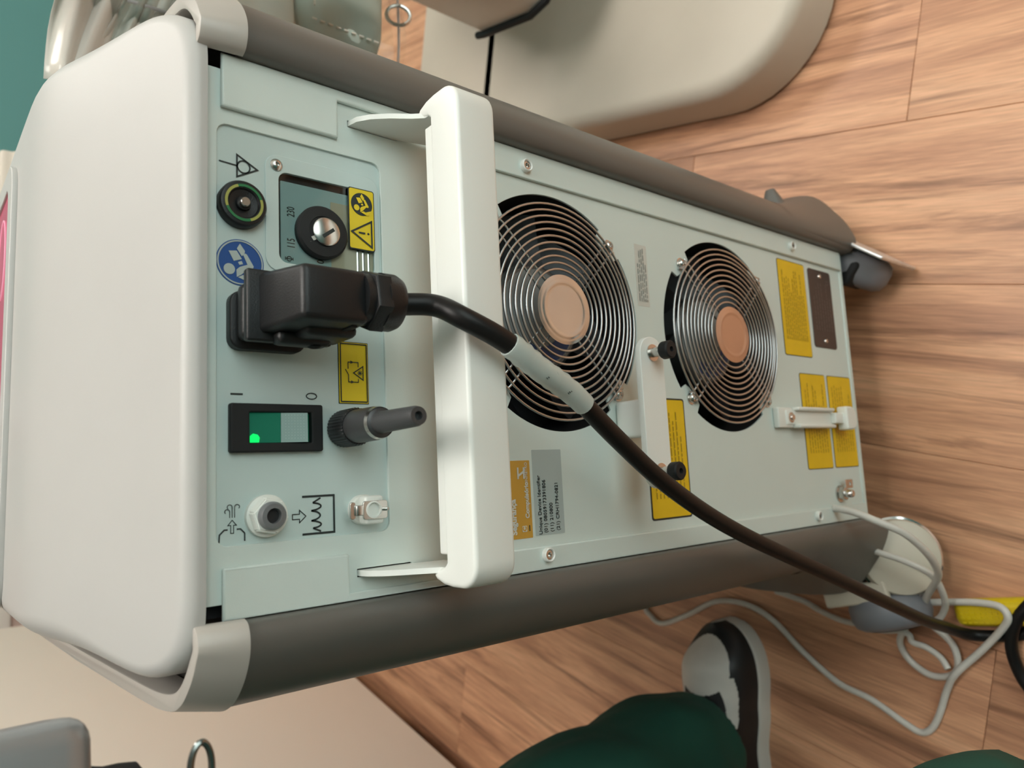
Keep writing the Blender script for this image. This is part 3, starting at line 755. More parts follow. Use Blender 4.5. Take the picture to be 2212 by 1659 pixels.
# air symbol
bm = bmesh.new()
stroke(bm, [(-0.0648, 0.7632), (-0.0648, 0.7602), (-0.0612, 0.7578)], 0.0006, YP); 
ax, az = -0.0588, 0.7567
def sm(pts, wd=0.0006, closed=False): stroke(bm, pts, wd, YP, closed)
bm.free(); bm = bmesh.new()
sm([(-0.0650, 0.7630), (-0.0612, 0.7628), (-0.0590, 0.7605), (-0.0590, 0.7588)], 0.0007)
sm([(-0.0650, 0.7506), (-0.0612, 0.7506), (-0.0590, 0.7526), (-0.0590, 0.7545)], 0.0007)
sm([(-0.0608, 0.7574), (-0.0570, 0.7574), (-0.0570, 0.7588), (-0.0545, 0.7567), (-0.0570, 0.7546), (-0.0570, 0.7560), (-0.0608, 0.7560)], 0.0004, True)
for dz, L in ((0.0012, 0.0030), (0.0, 0.0052), (-0.0012, 0.0052)):
    sgn = 1 if dz >= 0 else -1
    zc = 0.7567+dz
    pts = [(-0.0533, zc), (-0.0533+L, zc)]+[(-0.0533+L+0.0011*math.sin(t), zc+sgn*0.0012*(1-math.cos(t))) for t in [k*0.5 for k in range(1, 9)]]
    sm(pts, 0.0004)
obj('air_symbol', fix(bm), INK, cpl)
# water port symbol
bm = bmesh.new()
sm([(-0.0452, 0.7207), (-0.0452, 0.7028), (-0.0646, 0.7028), (-0.0646, 0.7207)], 0.0011)
cusp = [(-0.0486, 0.7148), (-0.0527, 0.7157), (-0.0579, 0.7157), (-0.0618, 0.7148)]
sm([(-0.0462, 0.7104), (-0.0486, 0.7148)], 0.0009); sm([(-0.0618, 0.7148), (-0.0636, 0.7104)], 0.0009)
for (xa, za), (xb, zb) in zip(cusp, cusp[1:]):
    sm([(xa+(xb-xa)*t, za+(zb-za)*t-0.0050*math.sin(PI*t)**0.6) for t in [k/10 for k in range(11)]], 0.0009)
sm([(-0.0540, 0.7260), (-0.0540, 0.7222), (-0.0520, 0.7222), (-0.0552, 0.7187), (-0.0584, 0.7222), (-0.0566, 0.7222), (-0.0566, 0.7260)], 0.0005, True)
obj('water_symbol', fix(bm), INK, cpl)
# water coupling
wp = part('water_coupling', lathe([(0.0082, 0.0), (0.0082, 0.004), (0.0076, 0.0048), (0, 0.0048)], (0, -1, 0), (-0.0540, YP, 0.6865), 32), NYLON)
obj('coupling_body', rbox(-0.0618, -0.0465, YP-0.0125, YP-0.004, 0.6790, 0.6905, 0.0018), NYLON, wp)
plate('latch_plate', [rr(-0.0590, -0.0492, 0.6778, 0.6925, 0.0015), circ(-0.0540, 0.6862, 0.0039, 24)], YP-0.0138, 0.0012, STEEL, wp, 0.0003)
plate('thumb_tab', [rr(-0.0586, -0.0494, 0.6960, 0.6992, 0.0014)], YP-0.0120, 0.0012, STEEL, wp, 0.0003)
obj('tab_neck', rbox(-0.0568, -0.0512, YP-0.0136, YP-0.0112, 0.6915, 0.6964, 0.0006), STEEL, wp)
obj('socket_ring', lathe([(0.0046, 0.0), (0.0046, 0.0016), (0.0038, 0.0018), (0.0034, -0.004), (0, -0.004)], (0, -1, 0), (-0.0540, YP-0.0126, 0.6862), 28), NYLON, wp)
obj('pin', lathe([(0.0010, 0.0), (0.0010, 0.003), (0, 0.0036)], (0, -1, 0), (-0.0540, YP-0.0135, 0.6795), 12), STEEL, wp)

# power inlet socket on the plate
sk = part('power_inlet', prism([(x, z) for x, z in rr(0.0300, 0.0600, 0.7200, 0.7595, 0.006)], 0, 0.006, 0.001), BLACK)
sk.data.transform(Matrix.Translation((0, YP, 0)) @ XZ)

# --- labels
def lines(bm, x0, x1, z0, z1, n, y, wd=0.0008, seed=1):
    rnd = random.Random(seed)
    for k in range(n):
        z = z1-(z1-z0)*(k+0.5)/n; x = x0
        end = x1-(x1-x0)*rnd.choice((0, 0, 0.1, 0.3))
        while x < end-0.002:
            L = rnd.uniform(0.002, 0.007); stroke(bm, [(x, z), (min(x+L, end), z)], wd, y); x += L+0.0012
    return bm
def yellow_label(name, x0, x1, z0, z1, m, n, seed, ri=0.0015):
    s = plate(name, [rr(x0, x1, z0, z1, 0.0025)], -0.0003, 0.0004, INK, mach)
    plate('yellow_field', [rr(x0+ri*0.7, x1-ri*0.7, z0+ri*0.7, z1-ri*0.7, 0.002)], -0.0005, 0.0003, m, s)
    bm = bmesh.new(); lines(bm, x0+0.016, x1-0.010, z0+0.006, z1-0.005, n, -0.0006, 0.0010, seed)
    obj('fine_print', fix(bm), mat('faded_ink', (0.36, 0.23, 0.012), 0.5), s)['kind'] = 'stuff'
    return s
l3 = yellow_label('laser_warning_label', -0.0790, 0.0158, 0.3935, 0.4432, YEL2, 9, 3, 0.002)
yellow_label('laser_warning_label', 0.0642, 0.1616, 0.1745, 0.2268, YEL2, 11, 4, 0.001)
yellow_label('laser_warning_label', -0.0480, 0.0475, 0.1548, 0.2050, YEL2, 8, 5, 0.001)
yellow_label('laser_warning_label', -0.0478, 0.0475, 0.0998, 0.1505, YEL2, 8, 6, 0.001)
bp_ = plate('rating_plate', [rr(0.0765, 0.1603, 0.1210, 0.1676, 0.0035)], -0.0008, 0.0009, BROWNPL, mach, 0.0002)
for x in (0.084, 0.1535):
    obj('rivet', lathe([(0.0026, 0), (0.0022, 0.0014), (0, 0.002)], (0, -1, 0), (x, -0.0008, 0.1445), 16), STEEL, bp_)
bm = bmesh.new(); lines(bm, 0.095, 0.146, 0.1255, 0.163, 7, -0.0009, 0.0010, 9); stroke(bm, rr(0.1460, 0.1500, 0.1275, 0.1315, 0.0003, 1), 0.0006, -0.0009, True)
obj('fine_print', fix(bm), mat('plate_print', (0.16, 0.13, 0.12), 0.5), bp_)['kind'] = 'stuff'
sl = plate('compliance_label', [rr(0.0888, 0.1393, 0.4268, 0.4415, 0.0006)], -0.0002, 0.0003, LWHITE, mach)
bm = bmesh.new(); lines(bm, 0.0925, 0.1365, 0.4285, 0.4400, 5, -0.0003, 0.0009, 11); obj('fine_print', fix(bm), mat('grey_ink', (0.25, 0.27, 0.25), 0.5), sl)['kind'] = 'stuff'
og = plate('certification_label', [rr(-0.0802, -0.0300, 0.5637, 0.5870, 0.0004)], -0.0002, 0.0003, ORANGE, mach)
text('print', 'Seguran\u00e7a', 0.0056, -0.0775, 0.5792, -0.0005, LWHITE, og, bold=0.0002)
text('print', 'Compuls\u00f3rio', 0.0044, -0.0676, 0.5676, -0.0005, LWHITE, og, bold=0.00015)
text('print', 'INMETRO', 0.0030, -0.0442, 0.5672, -0.0005, LWHITE, og)
bm = bmesh.new()
stroke(bm, [(-0.0420, 0.5742), (-0.0345, 0.5742)], 0.0013, -0.0002); stroke(bm, [(-0.0420, 0.5692), (-0.0345, 0.5692)], 0.0013, -0.0002)
stroke(bm, [(-0.0400, 0.5742), (-0.0372, 0.5692)], 0.0014, -0.00025); stroke(bm, [(-0.0391, 0.5742), (-0.0391, 0.5735)], 0.0014, -0.00028)
obj('institute_logo', fix(bm), LWHITE, og)
bm = bmesh.new(); poly(bm, rr(-0.0760, -0.0722, 0.5686, 0.5726, 0.0004, 2), -0.0002); obj('c_logo', fix(bm), LWHITE, og)
text('c_letter', 'C', 0.0042, -0.0741, 0.5706, -0.0006, ORANGE, og, align='CENTER', bold=0.0002)
bm = bmesh.new(); stroke(bm, [(-0.0758, 0.5664), (-0.0720, 0.5664)], 0.0008, -0.0002); obj('small_print', fix(bm), INK, og)
ud = plate('identifier_label', [rr(-0.0796, -0.0232, 0.5348, 0.5613, 0.0006)], -0.0002, 0.0003, UDIM, mach)
text('print', 'Unique Device Identifier', 0.0040, -0.0790, 0.5567, -0.0005, INK, ud, sx=0.98)
text('print', '(01) 08059173391806', 0.0040, -0.0782, 0.5520, -0.0005, INK, ud, sx=0.98)
text('print', '(11) 210800', 0.0040, -0.0780, 0.5465, -0.0005, INK, ud, sx=0.98)
text('print', '(21) CRH1794-0821', 0.0040, -0.0776, 0.5408, -0.0005, INK, ud, sx=0.98)

# --- grab handle
hd = thing_handle = None
GY0, GY1, GZ0, GZ1 = -0.0665, -0.0400, 0.6335, 0.6600
HX0, HX1 = -0.0958, 0.1772
def handle_loop():
    # plan outline (x, y): straight front, rounded ends that hook back towards the panel
    pts = []
    r = 0.0135
    for cx, a0 in ((HX1-r, -PI/2), ):
        for k in range(9):
            a = a0+PI/2*k/8; pts.append((cx+r*math.cos(a), GY0+r+r*math.sin(a)))
    pts += [(HX1, -0.044), (HX1-0.0008, -0.0365), (HX1-0.0030, -0.0300), (HX1-0.0055, -0.0275), (HX1-0.0078, -0.0295), (HX1-0.0100, -0.0375), (HX1-0.0125, GY1)]
    left = [(HX0+(HX1-x), y) for x, y in pts]
    return pts+list(reversed(left))
bm = prism(handle_loop(), GZ0, GZ1)
top = [f for f in bm.faces if abs(f.normal.z) > 0.9]
bmesh.ops.bevel(bm, geom=[e for f in top for e in f.edges], offset=0.0055, segments=4, profile=0.5, affect='EDGES', clamp_overlap=True)
hd = part('grab_handle', bm, HWHITE, smooth=55)
obj('grip_inlay', rbox(HX0+0.0165, HX1-0.0165, GY1-0.006, GY1+0.0065, GZ0+0.006, GZ1-0.0008, 0.0012), HWHITE, hd)
def bracket(x, t):
    # side plate in the YZ plane
    O = [(0.006, 0.6900), (-0.001, 0.6900), (-0.0075, 0.6885), (-0.0145, 0.6835), (-0.0215, 0.6750), (-0.0285, 0.6640), (-0.0330, 0.6585), (-0.0440, 0.6565), (-0.0480, 0.6530), (-0.0480, 0.6370), (-0.0300, 0.6350), (-0.0045, 0.6375), (-0.0005, 0.6560), (0.006, 0.6580)]
    bm = bmesh.new()
    a = [bm.verts.new((x-t/2, y, z)) for y, z in O]; b = [bm.verts.new((x+t/2, y, z)) for y, z in O]
    bm.faces.new(a); bm.faces.new(list(reversed(b))); n = len(O)
    for i in range(n): bm.faces.new((a[i], b[i], b[(i+1) % n], a[(i+1) % n]))
    bmesh.ops.recalc_face_normals(bm, faces=bm.faces[:])
    return bm
br1 = obj('bracket', bracket(0.1692, 0.0030), HWHITE, hd, 30)
br2 = obj('bracket', bracket(-0.0877, 0.0030), HWHITE, hd, 30)
for x in (0.1625, -0.0810):
    obj('screw', lathe([(0.0042, 0), (0.0042, 0.002), (0.0030, 0.003), (0, 0.003)], (0, -1, 0), (x, 0.0, 0.628), 20), BLACK2, hd)

# --- cable hook bar
hk = part('cable_hook', rbox(-0.0165, 0.0108, -0.0305, 0.0, 0.4560, 0.4770, 0.003, 3), HWHITE)
plate('hook_bar', [rr(-0.0535, 0.0545, 0.4600, 0.4855, 0.0125, 8)], -0.0355, 0.0050, HWHITE, hk, 0.0006)
for x in (0.0428, -0.0420):
    obj('post', lathe([(0.0062, 0.0), (0.0062, 0.0008), (0.0036, 0.0010), (0.0036, 0.0120), (0, 0.0120)], (0, -1, 0), (x, -0.0355, 0.4722), 24), STEEL, hk)
    obj('knob', lathe([(0.0058, 0.0), (0.0064, 0.0010), (0.0064, 0.0068), (0.0055, 0.0078), (0.0020, 0.0078), (0.0017, 0.0050), (0, 0.0050)], (0, -1, 0), (x, -0.0450, 0.4722), 28), BLACK2, hk)
# --- cable clip at the bottom
cc = part('cable_clip', rbox(-0.0075, 0.0115, -0.0060, 0.0, 0.2340, 0.2600, 0.0012), NYLON)
obj('clip_arm', rbox(-0.0050, 0.0090, -0.0075, -0.0035, 0.1580, 0.2480, 0.0012), NYLON, cc)
for x in (-0.0062, 0.0102): obj('clip_rail', rbox(x-0.0018, x+0.0018, -0.0125, -0.0035, 0.1640, 0.2340, 0.0014), NYLON, cc)
obj('clip_neck', rbox(-0.0035, 0.0075, -0.0125, -0.0045, 0.1440, 0.1640, 0.0014), NYLON, cc)
plate('clip_head', [rr(-0.0100, 0.0140, 0.1270, 0.1480, (0.010, 0.010, 0.002, 0.002), 8)], -0.0165, 0.0110, NYLON, cc, 0.0020)
obj('screw', lathe([(0.0050, 0.0), (0.0050, 0.0006), (0.0032, 0.0010), (0.0026, 0.0026), (0, 0.003)], (0, -1, 0), (0.0020, -0.0075, 0.2405), 20), STEEL, cc)
# --- earth bolt at the bottom left
eb = part('earth_bolt', lathe([(0.0085, 0.0), (0.0085, 0.0012), (0.0070, 0.0014), (0, 0.0014)], (0, -1, 0), (-0.0740, 0.0, 0.1480), 24), STEEL)
bm = prism(hexa(0.0068, 0.2), 0, 0.006, 0.0008); bmesh.ops.transform(bm, matrix=Matrix.Translation((-0.0740, -0.0012, 0.1480)) @ XZ, verts=bm.verts[:])
obj('nut', bm, STEEL, eb)
obj('stud', lathe([(0.0040, 0), (0.0040, 0.0060), (0.0030, 0.0075), (0, 0.0075)], (0, -1, 0), (-0.0740, -0.0070, 0.1480), 16), CHROME, eb)
plate('lug', [rr(-0.0690, -0.0600, 0.1330, 0.1480, 0.0015), circ(-0.0645, 0.1385, 0.0018, 12)], -0.0075, 0.0010, CHROME, eb, 0.0002)
plate('cable_grommet', [circ(-0.0874, 0.1685, 0.0032, 20)], -0.0050, 0.0022, HWHITE, mach, 0.0006)

# --- castors
def castor_parts(name, label, loc):
    c = thing('castor', label, 'castor', (loc[0], loc[1], 0), 'castors under the machine')
    return c
TYRE = [(0, -0.019), (0.026, -0.019), (0.032, -0.018), (0.0385, -0.014), (0.0415, -0.006), (0.0415, 0.006), (0.0385, 0.014), (0.032, 0.018), (0.026, 0.019), (0, 0.019)]
def at(bm, loc, rz):
    bmesh.ops.transform(bm, matrix=Matrix.Translation(Vector(loc)) @ Matrix.Rotation(rz, 4, 'Z'), verts=bm.verts[:]); return bm
c1 = castor_parts('castor', 'grey castor with chrome side plate and black hood near the chair base', (0.19, 0.005))
L1, Z1 = (0.188, 0.004, 0), math.radians(-38)
obj('wheel', at(lathe(TYRE, (1, 0, 0), (-0.006, 0, 0.0415), 44), L1, Z1), WHEELG, c1)
obj('hub', at(lathe([(0.020, 0), (0.018, 0.003), (0, 0.004)], (-1, 0, 0), (-0.0245, 0, 0.0415), 28), L1, Z1), BLACK2, c1)
obj('hood', at(rbox(-0.0280, 0.0020, -0.024, 0.050, 0.045, 0.080, 0.005, 4), L1, Z1), BLACK2, c1)
obj('side_plate', at(rbox(0.0142, 0.0185, -0.050, 0.052, 0.008, 0.0930, 0.0018), L1, Z1), mat('brushed_plate', (0.78, 0.80, 0.82), 0.38, 0.85, var=0.12, vscale=60), c1)
obj('top_plate', at(rbox(-0.020, 0.0170, 0.020, 0.050, 0.079, 0.0940, 0.0018), L1, Z1), BLACK2, c1)
obj('stem', lathe([(0.012, 0.07), (0.012, 0.0945), (0, 0.0945)], (0, 0, 1), (0.185, 0.022, 0), 16), STEEL, c1)
c2 = castor_parts('castor', 'grey castor with round cream hood beside the white cable loops', (-0.18, 0.01))
L2, Z2 = (-0.206, 0.010, 0), math.radians(12)
obj('wheel', at(lathe(TYRE, (1, 0, 0), (0, 0, 0.0415), 44), L2, Z2), WHEELG, c2)
obj('hub', at(lathe([(0.026, 0), (0.024, -0.004), (0.010, -0.006), (0, -0.006)], (-1, 0, 0), (-0.0195, 0, 0.0415), 28), L2, Z2), DARKIN, c2)
HN = (0.10, -0.62, 0.78)
obj('hood', lathe([(0.040, -0.014), (0.0405, -0.004), (0.0385, 0.001), (0.030, 0.0035), (0.0, 0.0050)], HN, (-0.146, -0.016, 0.060), 44), CREAMP, c2)
obj('hood_ring', lathe([(0.0405, -0.006), (0.0430, -0.007), (0.0430, -0.014), (0.040, -0.015)], HN, (-0.146, -0.016, 0.060), 44), CHROME, c2)
obj('hood_skirt', lathe([(0.0425, -0.0145), (0.0415, -0.030), (0.034, -0.042), (0, -0.042)], HN, (-0.146, -0.016, 0.060), 44), BLACK2, c2)
obj('brake_lever', at(rbox(0.012, 0.034, -0.020, 0.052, 0.070, 0.079, 0.003), L2, Z2), CREAMP, c2)
obj('stem', lathe([(0.012, 0.06), (0.012, 0.0945), (0, 0.0945)], (0, 0, 1), (-0.165, 0.030, 0), 16), STEEL, c2)

# ================================================================== POWER CABLE AND PLUG
pc = thing('power_cable', 'thick black power cable with angled plug and pale sleeve crossing the fans', 'cable', (-0.22, -0.06, 0))
def tp(pts): return Vector(pts)
bm = bmesh.new()
V = [bm.verts.new(p) for p in [(0.0355, -0.014, 0.7080), (0.0665, -0.014, 0.7080), (0.0665, -0.014, 0.7520), (0.0355, -0.014, 0.7520), (0.0362, -0.0590, 0.7115), (0.0622, -0.0590, 0.7115), (0.0622, -0.0590, 0.7450), (0.0362, -0.0590, 0.7450)]]
for f in ((0, 1, 2, 3), (4, 7, 6, 5), (0, 4, 5, 1), (1, 5, 6, 2), (2, 6, 7, 3), (3, 7, 4, 0)): bm.faces.new([V[i] for i in f])
bmesh.ops.recalc_face_normals(bm, faces=bm.faces[:]); bmesh.ops.bevel(bm, geom=bm.edges[:], offset=0.0030, segments=3, profile=0.5, affect='EDGES')
plug = obj('plug', bm, BLACK, pc)
def wob(bm): return bm
obj('plug_flange', rbox(0.0315, 0.0675, -0.0210, -0.0155, 0.7130, 0.7570, 0.0012), BLACK, plug)
obj('plug_nose', rbox(0.0330, 0.0625, -0.0160, -0.0042, 0.7175, 0.7570, 0.004, 3), BLACK, plug)
obj('side_step', rbox(0.0325, 0.040, -0.0420, -0.0160, 0.7085, 0.7360, 0.0035, 3), BLACK, plug)
obj('side_step', rbox(0.0300, 0.038, -0.0280, -0.0160, 0.7160, 0.7440, 0.0030, 3), BLACK, plug)
obj('side_rib', rbox(0.0352, 0.0370, -0.0530, -0.0300, 0.7150, 0.7180, 0.0004), BLACK2, plug)
obj('side_recess', lathe([(0.0035, 0), (0.0025, 0.0006), (0.0012, -0.0003), (0, -0.0003)], (-1, 0, 0), (0.0299, -0.0235, 0.7240), 20), BLACK2, plug)
GX, GYY = 0.0500, -0.0505
bm = prism(hexa(0.0160, 0.15), 0.7015, 0.7095, 0.001); bmesh.ops.transform(bm, matrix=Matrix.Translation((GX, GYY, 0)), verts=bm.verts[:])
obj('gland_nut', bm, BLACK, plug)
obj('gland_collar', lathe([(0.0130, 0.7085), (0.0130, 0.7135), (0, 0.7135)], (0, 0, 1), (GX, GYY, 0), 32), BLACK, plug)
obj('gland_dome', lathe([(0, 0.7025), (0.0146, 0.7025), (0.0146, 0.6955), (0.0132, 0.6925), (0.0085, 0.6915), (0, 0.6915)], (0, 0, 1), (GX, GYY, 0), 36), BLACK, plug)
CP = [(GX, GYY, 0.700), (GX, -0.0515, 0.690), (0.0492, -0.0600, 0.6742), (0.0406, -0.0735, 0.6663), (0.0296, -0.0790, 0.6446), (0.0169, -0.0770, 0.6198), (0.0042, -0.0720, 0.5896), (-0.0196, -0.0650, 0.5495), (-0.0450, -0.0600, 0.5068), (-0.0681, -0.0570, 0.4614), (-0.0891, -0.0560, 0.4130), (-0.1109, -0.0570, 0.3554), (-0.1350, -0.0580, 0.2895), (-0.1639, -0.0580, 0.2118), (-0.196, -0.0540, 0.120), (-0.2150, -0.0500, 0.055), (-0.2270, -0.0580, 0.020), (-0.228, -0.078, 0.008), (-0.225, -0.098, 0.006), (-0.215, -0.120, 0.006), (-0.196, -0.148, 0.006), (-0.178, -0.154, 0.008), (-0.174, -0.138, 0.014), (-0.190, -0.117, 0.020), (-0.210, -0.102, 0.020), (-0.235, -0.093, 0.012), (-0.260, -0.095, 0.007), (-0.279, -0.104, 0.006), (-0.295, -0.121, 0.006), (-0.29, -0.20, 0.006), (-0.24, -0.34, 0.006), (-0.20, -0.6, 0.006)]
cpts = catmull(CP, 8)
obj('cord', tube(cpts, 0.0058, 14), CABB, pc, 60)
slv = cpts[8*4+1:8*6+3]
rs = [0.0068+0.0004*math.sin(9.0*k) if 0 < k < len(slv)-1 else 0.0066 for k in range(len(slv))]
sv = obj('sleeve', tube(slv, rs, 18), SLEEVE, pc, 60)
bm = bmesh.new()
for k, L in ((7, 4), (12, 3)):
    for j in range(L):
        p = slv[k] + Vector((-0.0056+0.0007*j, -0.0050, -0.0005-0.0012*j)); 
        tube([p, p+Vector((-0.0008, -0.0001, -0.0007))], 0.00025, 5, bm=bm)
obj('sleeve_print', bm, INK, sv)['kind'] = 'stuff'
# a fold ring on the sleeve
obj('sleeve_fold', tube([slv[9]+Vector((0.0066*math.cos(t), -0.0066*math.sin(t)*0.9, 0.004*math.cos(t)-0.002)) for t in [0.3+k*0.25 for k in range(9)]], 0.0006, 6), SLEEVE, sv)

# interlock connector
ic = thing('interlock_connector', 'small black round connector with knurled ring plugged in beside the power switch', 'connector', (-0.0095, 0, 0.6961))
il = (-0.0095, YP, 0.6961)
bm = bmesh.new(); n = 72
prof = [(0.0094, 0.0), (0.0100, 0.001), (0.0100, 0.016), (0.0094, 0.0172), (0.0, 0.0172)]
rings = []
for r, h in prof[:-1]:
    rings.append([bm.verts.new((il[0]+(r+(0.0003 if k % 2 else -0.0001))*math.cos(2*PI*k/n), il[1]-h, il[2]+(r+(0.0003 if k % 2 else -0.0001))*math.sin(2*PI*k/n))) for k in range(n)])
for A_, B_ in zip(rings, rings[1:]):
    for k in range(n): bm.faces.new((A_[k], A_[(k+1) % n], B_[(k+1) % n], B_[k]))
bm.faces.new(rings[-1]); bmesh.ops.recalc_face_normals(bm, faces=bm.faces[:])
obj('knurled_ring', bm, BLACK, ic, 25)
obj('barrel', lathe([(0.0090, 0.016), (0.0088, 0.036), (0.0080, 0.0405), (0.0068, 0.0415), (0, 0.0415)], (0, -1, 0), il, 32), mat('gunmetal', (0.07, 0.07, 0.072), 0.4, 0.5), ic)
obj('steel_band', lathe([(0.0083, 0.0385), (0.0086, 0.0390), (0.0080, 0.0412), (0.0078, 0.0405)], (0, -1, 0), il, 32), STEEL, ic)
obj('strain_relief', lathe([(0.0060, 0.040), (0.0056, 0.044), (0.0050, 0.0745), (0.0044, 0.0770), (0.0022, 0.0770), (0.0018, 0.0740), (0, 0.0740)], (0, -1, 0), il, 28), mat('grey_boot', (0.05, 0.052, 0.054), 0.5, bump=0.2, bscale=1500), ic)

# ================================================================== WHITE CABLES ON THE FLOOR
A = [(-0.0874, -0.003, 0.1685), (-0.0885, -0.012, 0.1690), (-0.092, -0.025, 0.168), (-0.101, -0.043, 0.162), (-0.111, -0.058, 0.150), (-0.126, -0.065, 0.130), (-0.143, -0.065, 0.105), (-0.160, -0.058, 0.080), (-0.181, -0.038, 0.055), (-0.202, -0.019, 0.035), (-0.223, 0.002, 0.020), (-0.246, 0.018, 0.008), (-0.266, 0.012, 0.004), (-0.279, -0.008, 0.004), (-0.277, -0.028, 0.004), (-0.267, -0.038, 0.006), (-0.250, -0.040, 0.010), (-0.237, -0.034, 0.010), (-0.223, -0.019, 0.012), (-0.210, -0.010, 0.020), (-0.199, -0.016, 0.025), (-0.196, -0.035, 0.024), (-0.193, -0.066, 0.024), (-0.194, -0.090, 0.026), (-0.203, -0.098, 0.027), (-0.216, -0.091, 0.022), (-0.244, -0.065, 0.012), (-0.271, -0.038, 0.012), (-0.291, -0.025, 0.006), (-0.318, -0.014, 0.004), (-0.336, -0.004, 0.004), (-0.343, 0.008, 0.004), (-0.337, 0.024, 0.004), (-0.318, 0.060, 0.004), (-0.306, 0.098, 0.004), (-0.277, 0.139, 0.004), (-0.243, 0.177, 0.004), (-0.226, 0.216, 0.004), (-0.227, 0.264, 0.004), (-0.250, 0.313, 0.004), (-0.268, 0.361, 0.004), (-0.259, 0.383, 0.004), (-0.240, 0.394, 0.004), (-0.15, 0.40, 0.004)]
tag(obj('pedal_cable', tube(catmull(A, 6), 0.0037, 10), CABW, None, 60), 'white cable leaving the machine base, looping over the floor past the shoe', 'cable')
B = [(-0.205, 0.17, 0.004), (-0.214, 0.132, 0.004), (-0.224, 0.109, 0.005), (-0.232, 0.077, 0.008), (-0.230, 0.045, 0.012), (-0.222, 0.012, 0.012), (-0.216, -0.028, 0.030), (-0.200, -0.045, 0.040), (-0.180, -0.052, 0.058), (-0.160, -0.050, 0.076), (-0.146, -0.030, 0.088), (-0.135, -0.002, 0.096), (-0.120, 0.03, 0.090)]
tag(obj('sensor_cable', tube(catmull(B, 6), 0.0034, 10), CABW, None, 60), 'short pale cable bending around the castor beside the machine', 'cable')
Cq = [(-0.238, 0.050, 0.004), (-0.236, 0.030, 0.010), (-0.232, 0.012, 0.020), (-0.236, 0.004, 0.016), (-0.244, 0.002, 0.014), (-0.248, -0.011, 0.012), (-0.257, -0.024, 0.011), (-0.2675, -0.031, 0.013)]
tag(obj('loose_cable', tube(catmull(Cq, 6), 0.0034, 10), CABW, None, 60), 'short white cable piece inside the cable coil on the floor', 'cable')

# yellow grip lying on the floor
yt = thing('yellow_handle', 'bright yellow ribbed plastic handle lying on the floor beside the black cable', 'handle', (-0.2, -0.09, 0))
bm = rbox(-0.060, 0.060, -0.0140, 0.0140, 0.0, 0.022, 0.009, 5)
Tm = Matrix.Translation((-0.200, -0.105, 0)) @ Matrix.Rotation(math.radians(97), 4, 'Z')
bmesh.ops.transform(bm, matrix=Tm, verts=bm.verts[:]); obj('body', bm, YPLAS, yt)
bm = bmesh.new()
for i in range(20):
    for j in range(5):
        x = -0.050+0.0053*i; y = -0.0085+0.0043*j
        z = 0.0222 if abs(y) < 0.007 else 0.0205
        box(bm, x-0.0017, x+0.0017, y-0.0013, y+0.0013, z-0.002, z+0.0007, Tm)
obj('ribs', bm, YPLAS, yt)['kind'] = 'stuff'

# ================================================================== PERSON (legs in green trousers, sneakers)
def loft(path, radii, n=28, wr=0.0, seed=0.0, squash=1.0, bm=None, capend=True):
    bm = bm or bmesh.new(); rings = []
    P = [Vector(p) for p in path]
    for i, p in enumerate(P):
        t = (P[min(i+1, len(P)-1)]-P[max(i-1, 0)]).normalized()
        u = Vector((0, 1, 0)); u = (u-t*u.dot(t)).normalized(); v = t.cross(u)
        ring = []
        for k in range(n):
            a = 2*PI*k/n; d = u*math.cos(a)*squash+v*math.sin(a)
            q = p+d*radii[i]
            f = noise.noise(Vector((q.x*14+seed, q.y*14, q.z*9)))*wr+noise.noise(Vector((q.x*30, q.y*30+seed, q.z*12)))*wr*0.4
            ring.append(bm.verts.new(q+d*f))
        rings.append(ring)
    for a, b in zip(rings, rings[1:]):
        for k in range(n): bm.faces.new((a[k], a[(k+1) % n], b[(k+1) % n], b[k]))
    bm.faces.new(list(reversed(rings[0])))
    if capend: bm.faces.new(rings[-1])
    bmesh.ops.recalc_face_normals(bm, faces=bm.faces[:])
    return bm
def dense(path, radii, sub):
    P = catmull(path, sub); rr_ = [p.x for p in catmull([(r, 0, 0) for r in radii], sub)]
    return P, rr_
bm = bmesh.new()
for path, rad in (([(-0.425, 0.240, 0.05), (-0.405, 0.244, 0.12), (-0.398, 0.228, 0.20), (-0.402, 0.205, 0.33), (-0.43, 0.19, 0.47), (-0.50, 0.15, 0.68), (-0.56, 0.09, 0.88)], [0.036, 0.038, 0.045, 0.052, 0.054, 0.066, 0.078]),
                  ([(-0.525, -0.302, 0.05), (-0.47, -0.270, 0.16), (-0.39, -0.235, 0.28), (-0.315, -0.195, 0.41), (-0.345, -0.165, 0.51), (-0.47, -0.10, 0.70), (-0.56, -0.03, 0.88)], [0.036, 0.038, 0.045, 0.052, 0.054, 0.066, 0.078])):
    P, r = dense(path, rad, 5); loft(P, r, 20, bm=bm)
loft([(-0.56, 0.03, 0.80), (-0.56, 0.03, 0.90), (-0.57, 0.03, 1.0)], [0.13, 0.14, 0.12], 24, bm=bm)
person = tag(obj('person', bm, SKIN, None, 80), 'person in green trousers and black and white sneakers standing beside the machine', 'person')
rm = person.modifiers.new('fuse', 'REMESH'); rm.mode = 'VOXEL'; rm.voxel_size = 0.012
P, r = dense([(-0.408, 0.254, 0.092), (-0.406, 0.248, 0.12), (-0.402, 0.230, 0.20), (-0.402, 0.205, 0.33), (-0.43, 0.19, 0.47), (-0.50, 0.15, 0.68), (-0.56, 0.09, 0.88)], [0.078, 0.081, 0.086, 0.093, 0.098, 0.105, 0.115], 8)
bm = loft(P, r, 48, 0.014, 1.3, 1.0)
P, r = dense([(-0.50, -0.29, 0.07), (-0.47, -0.270, 0.16), (-0.39, -0.235, 0.28), (-0.315, -0.195, 0.41), (-0.345, -0.165, 0.51), (-0.47, -0.10, 0.70), (-0.56, -0.03, 0.88)], [0.09, 0.09, 0.092, 0.096, 0.10, 0.11, 0.115], 8)
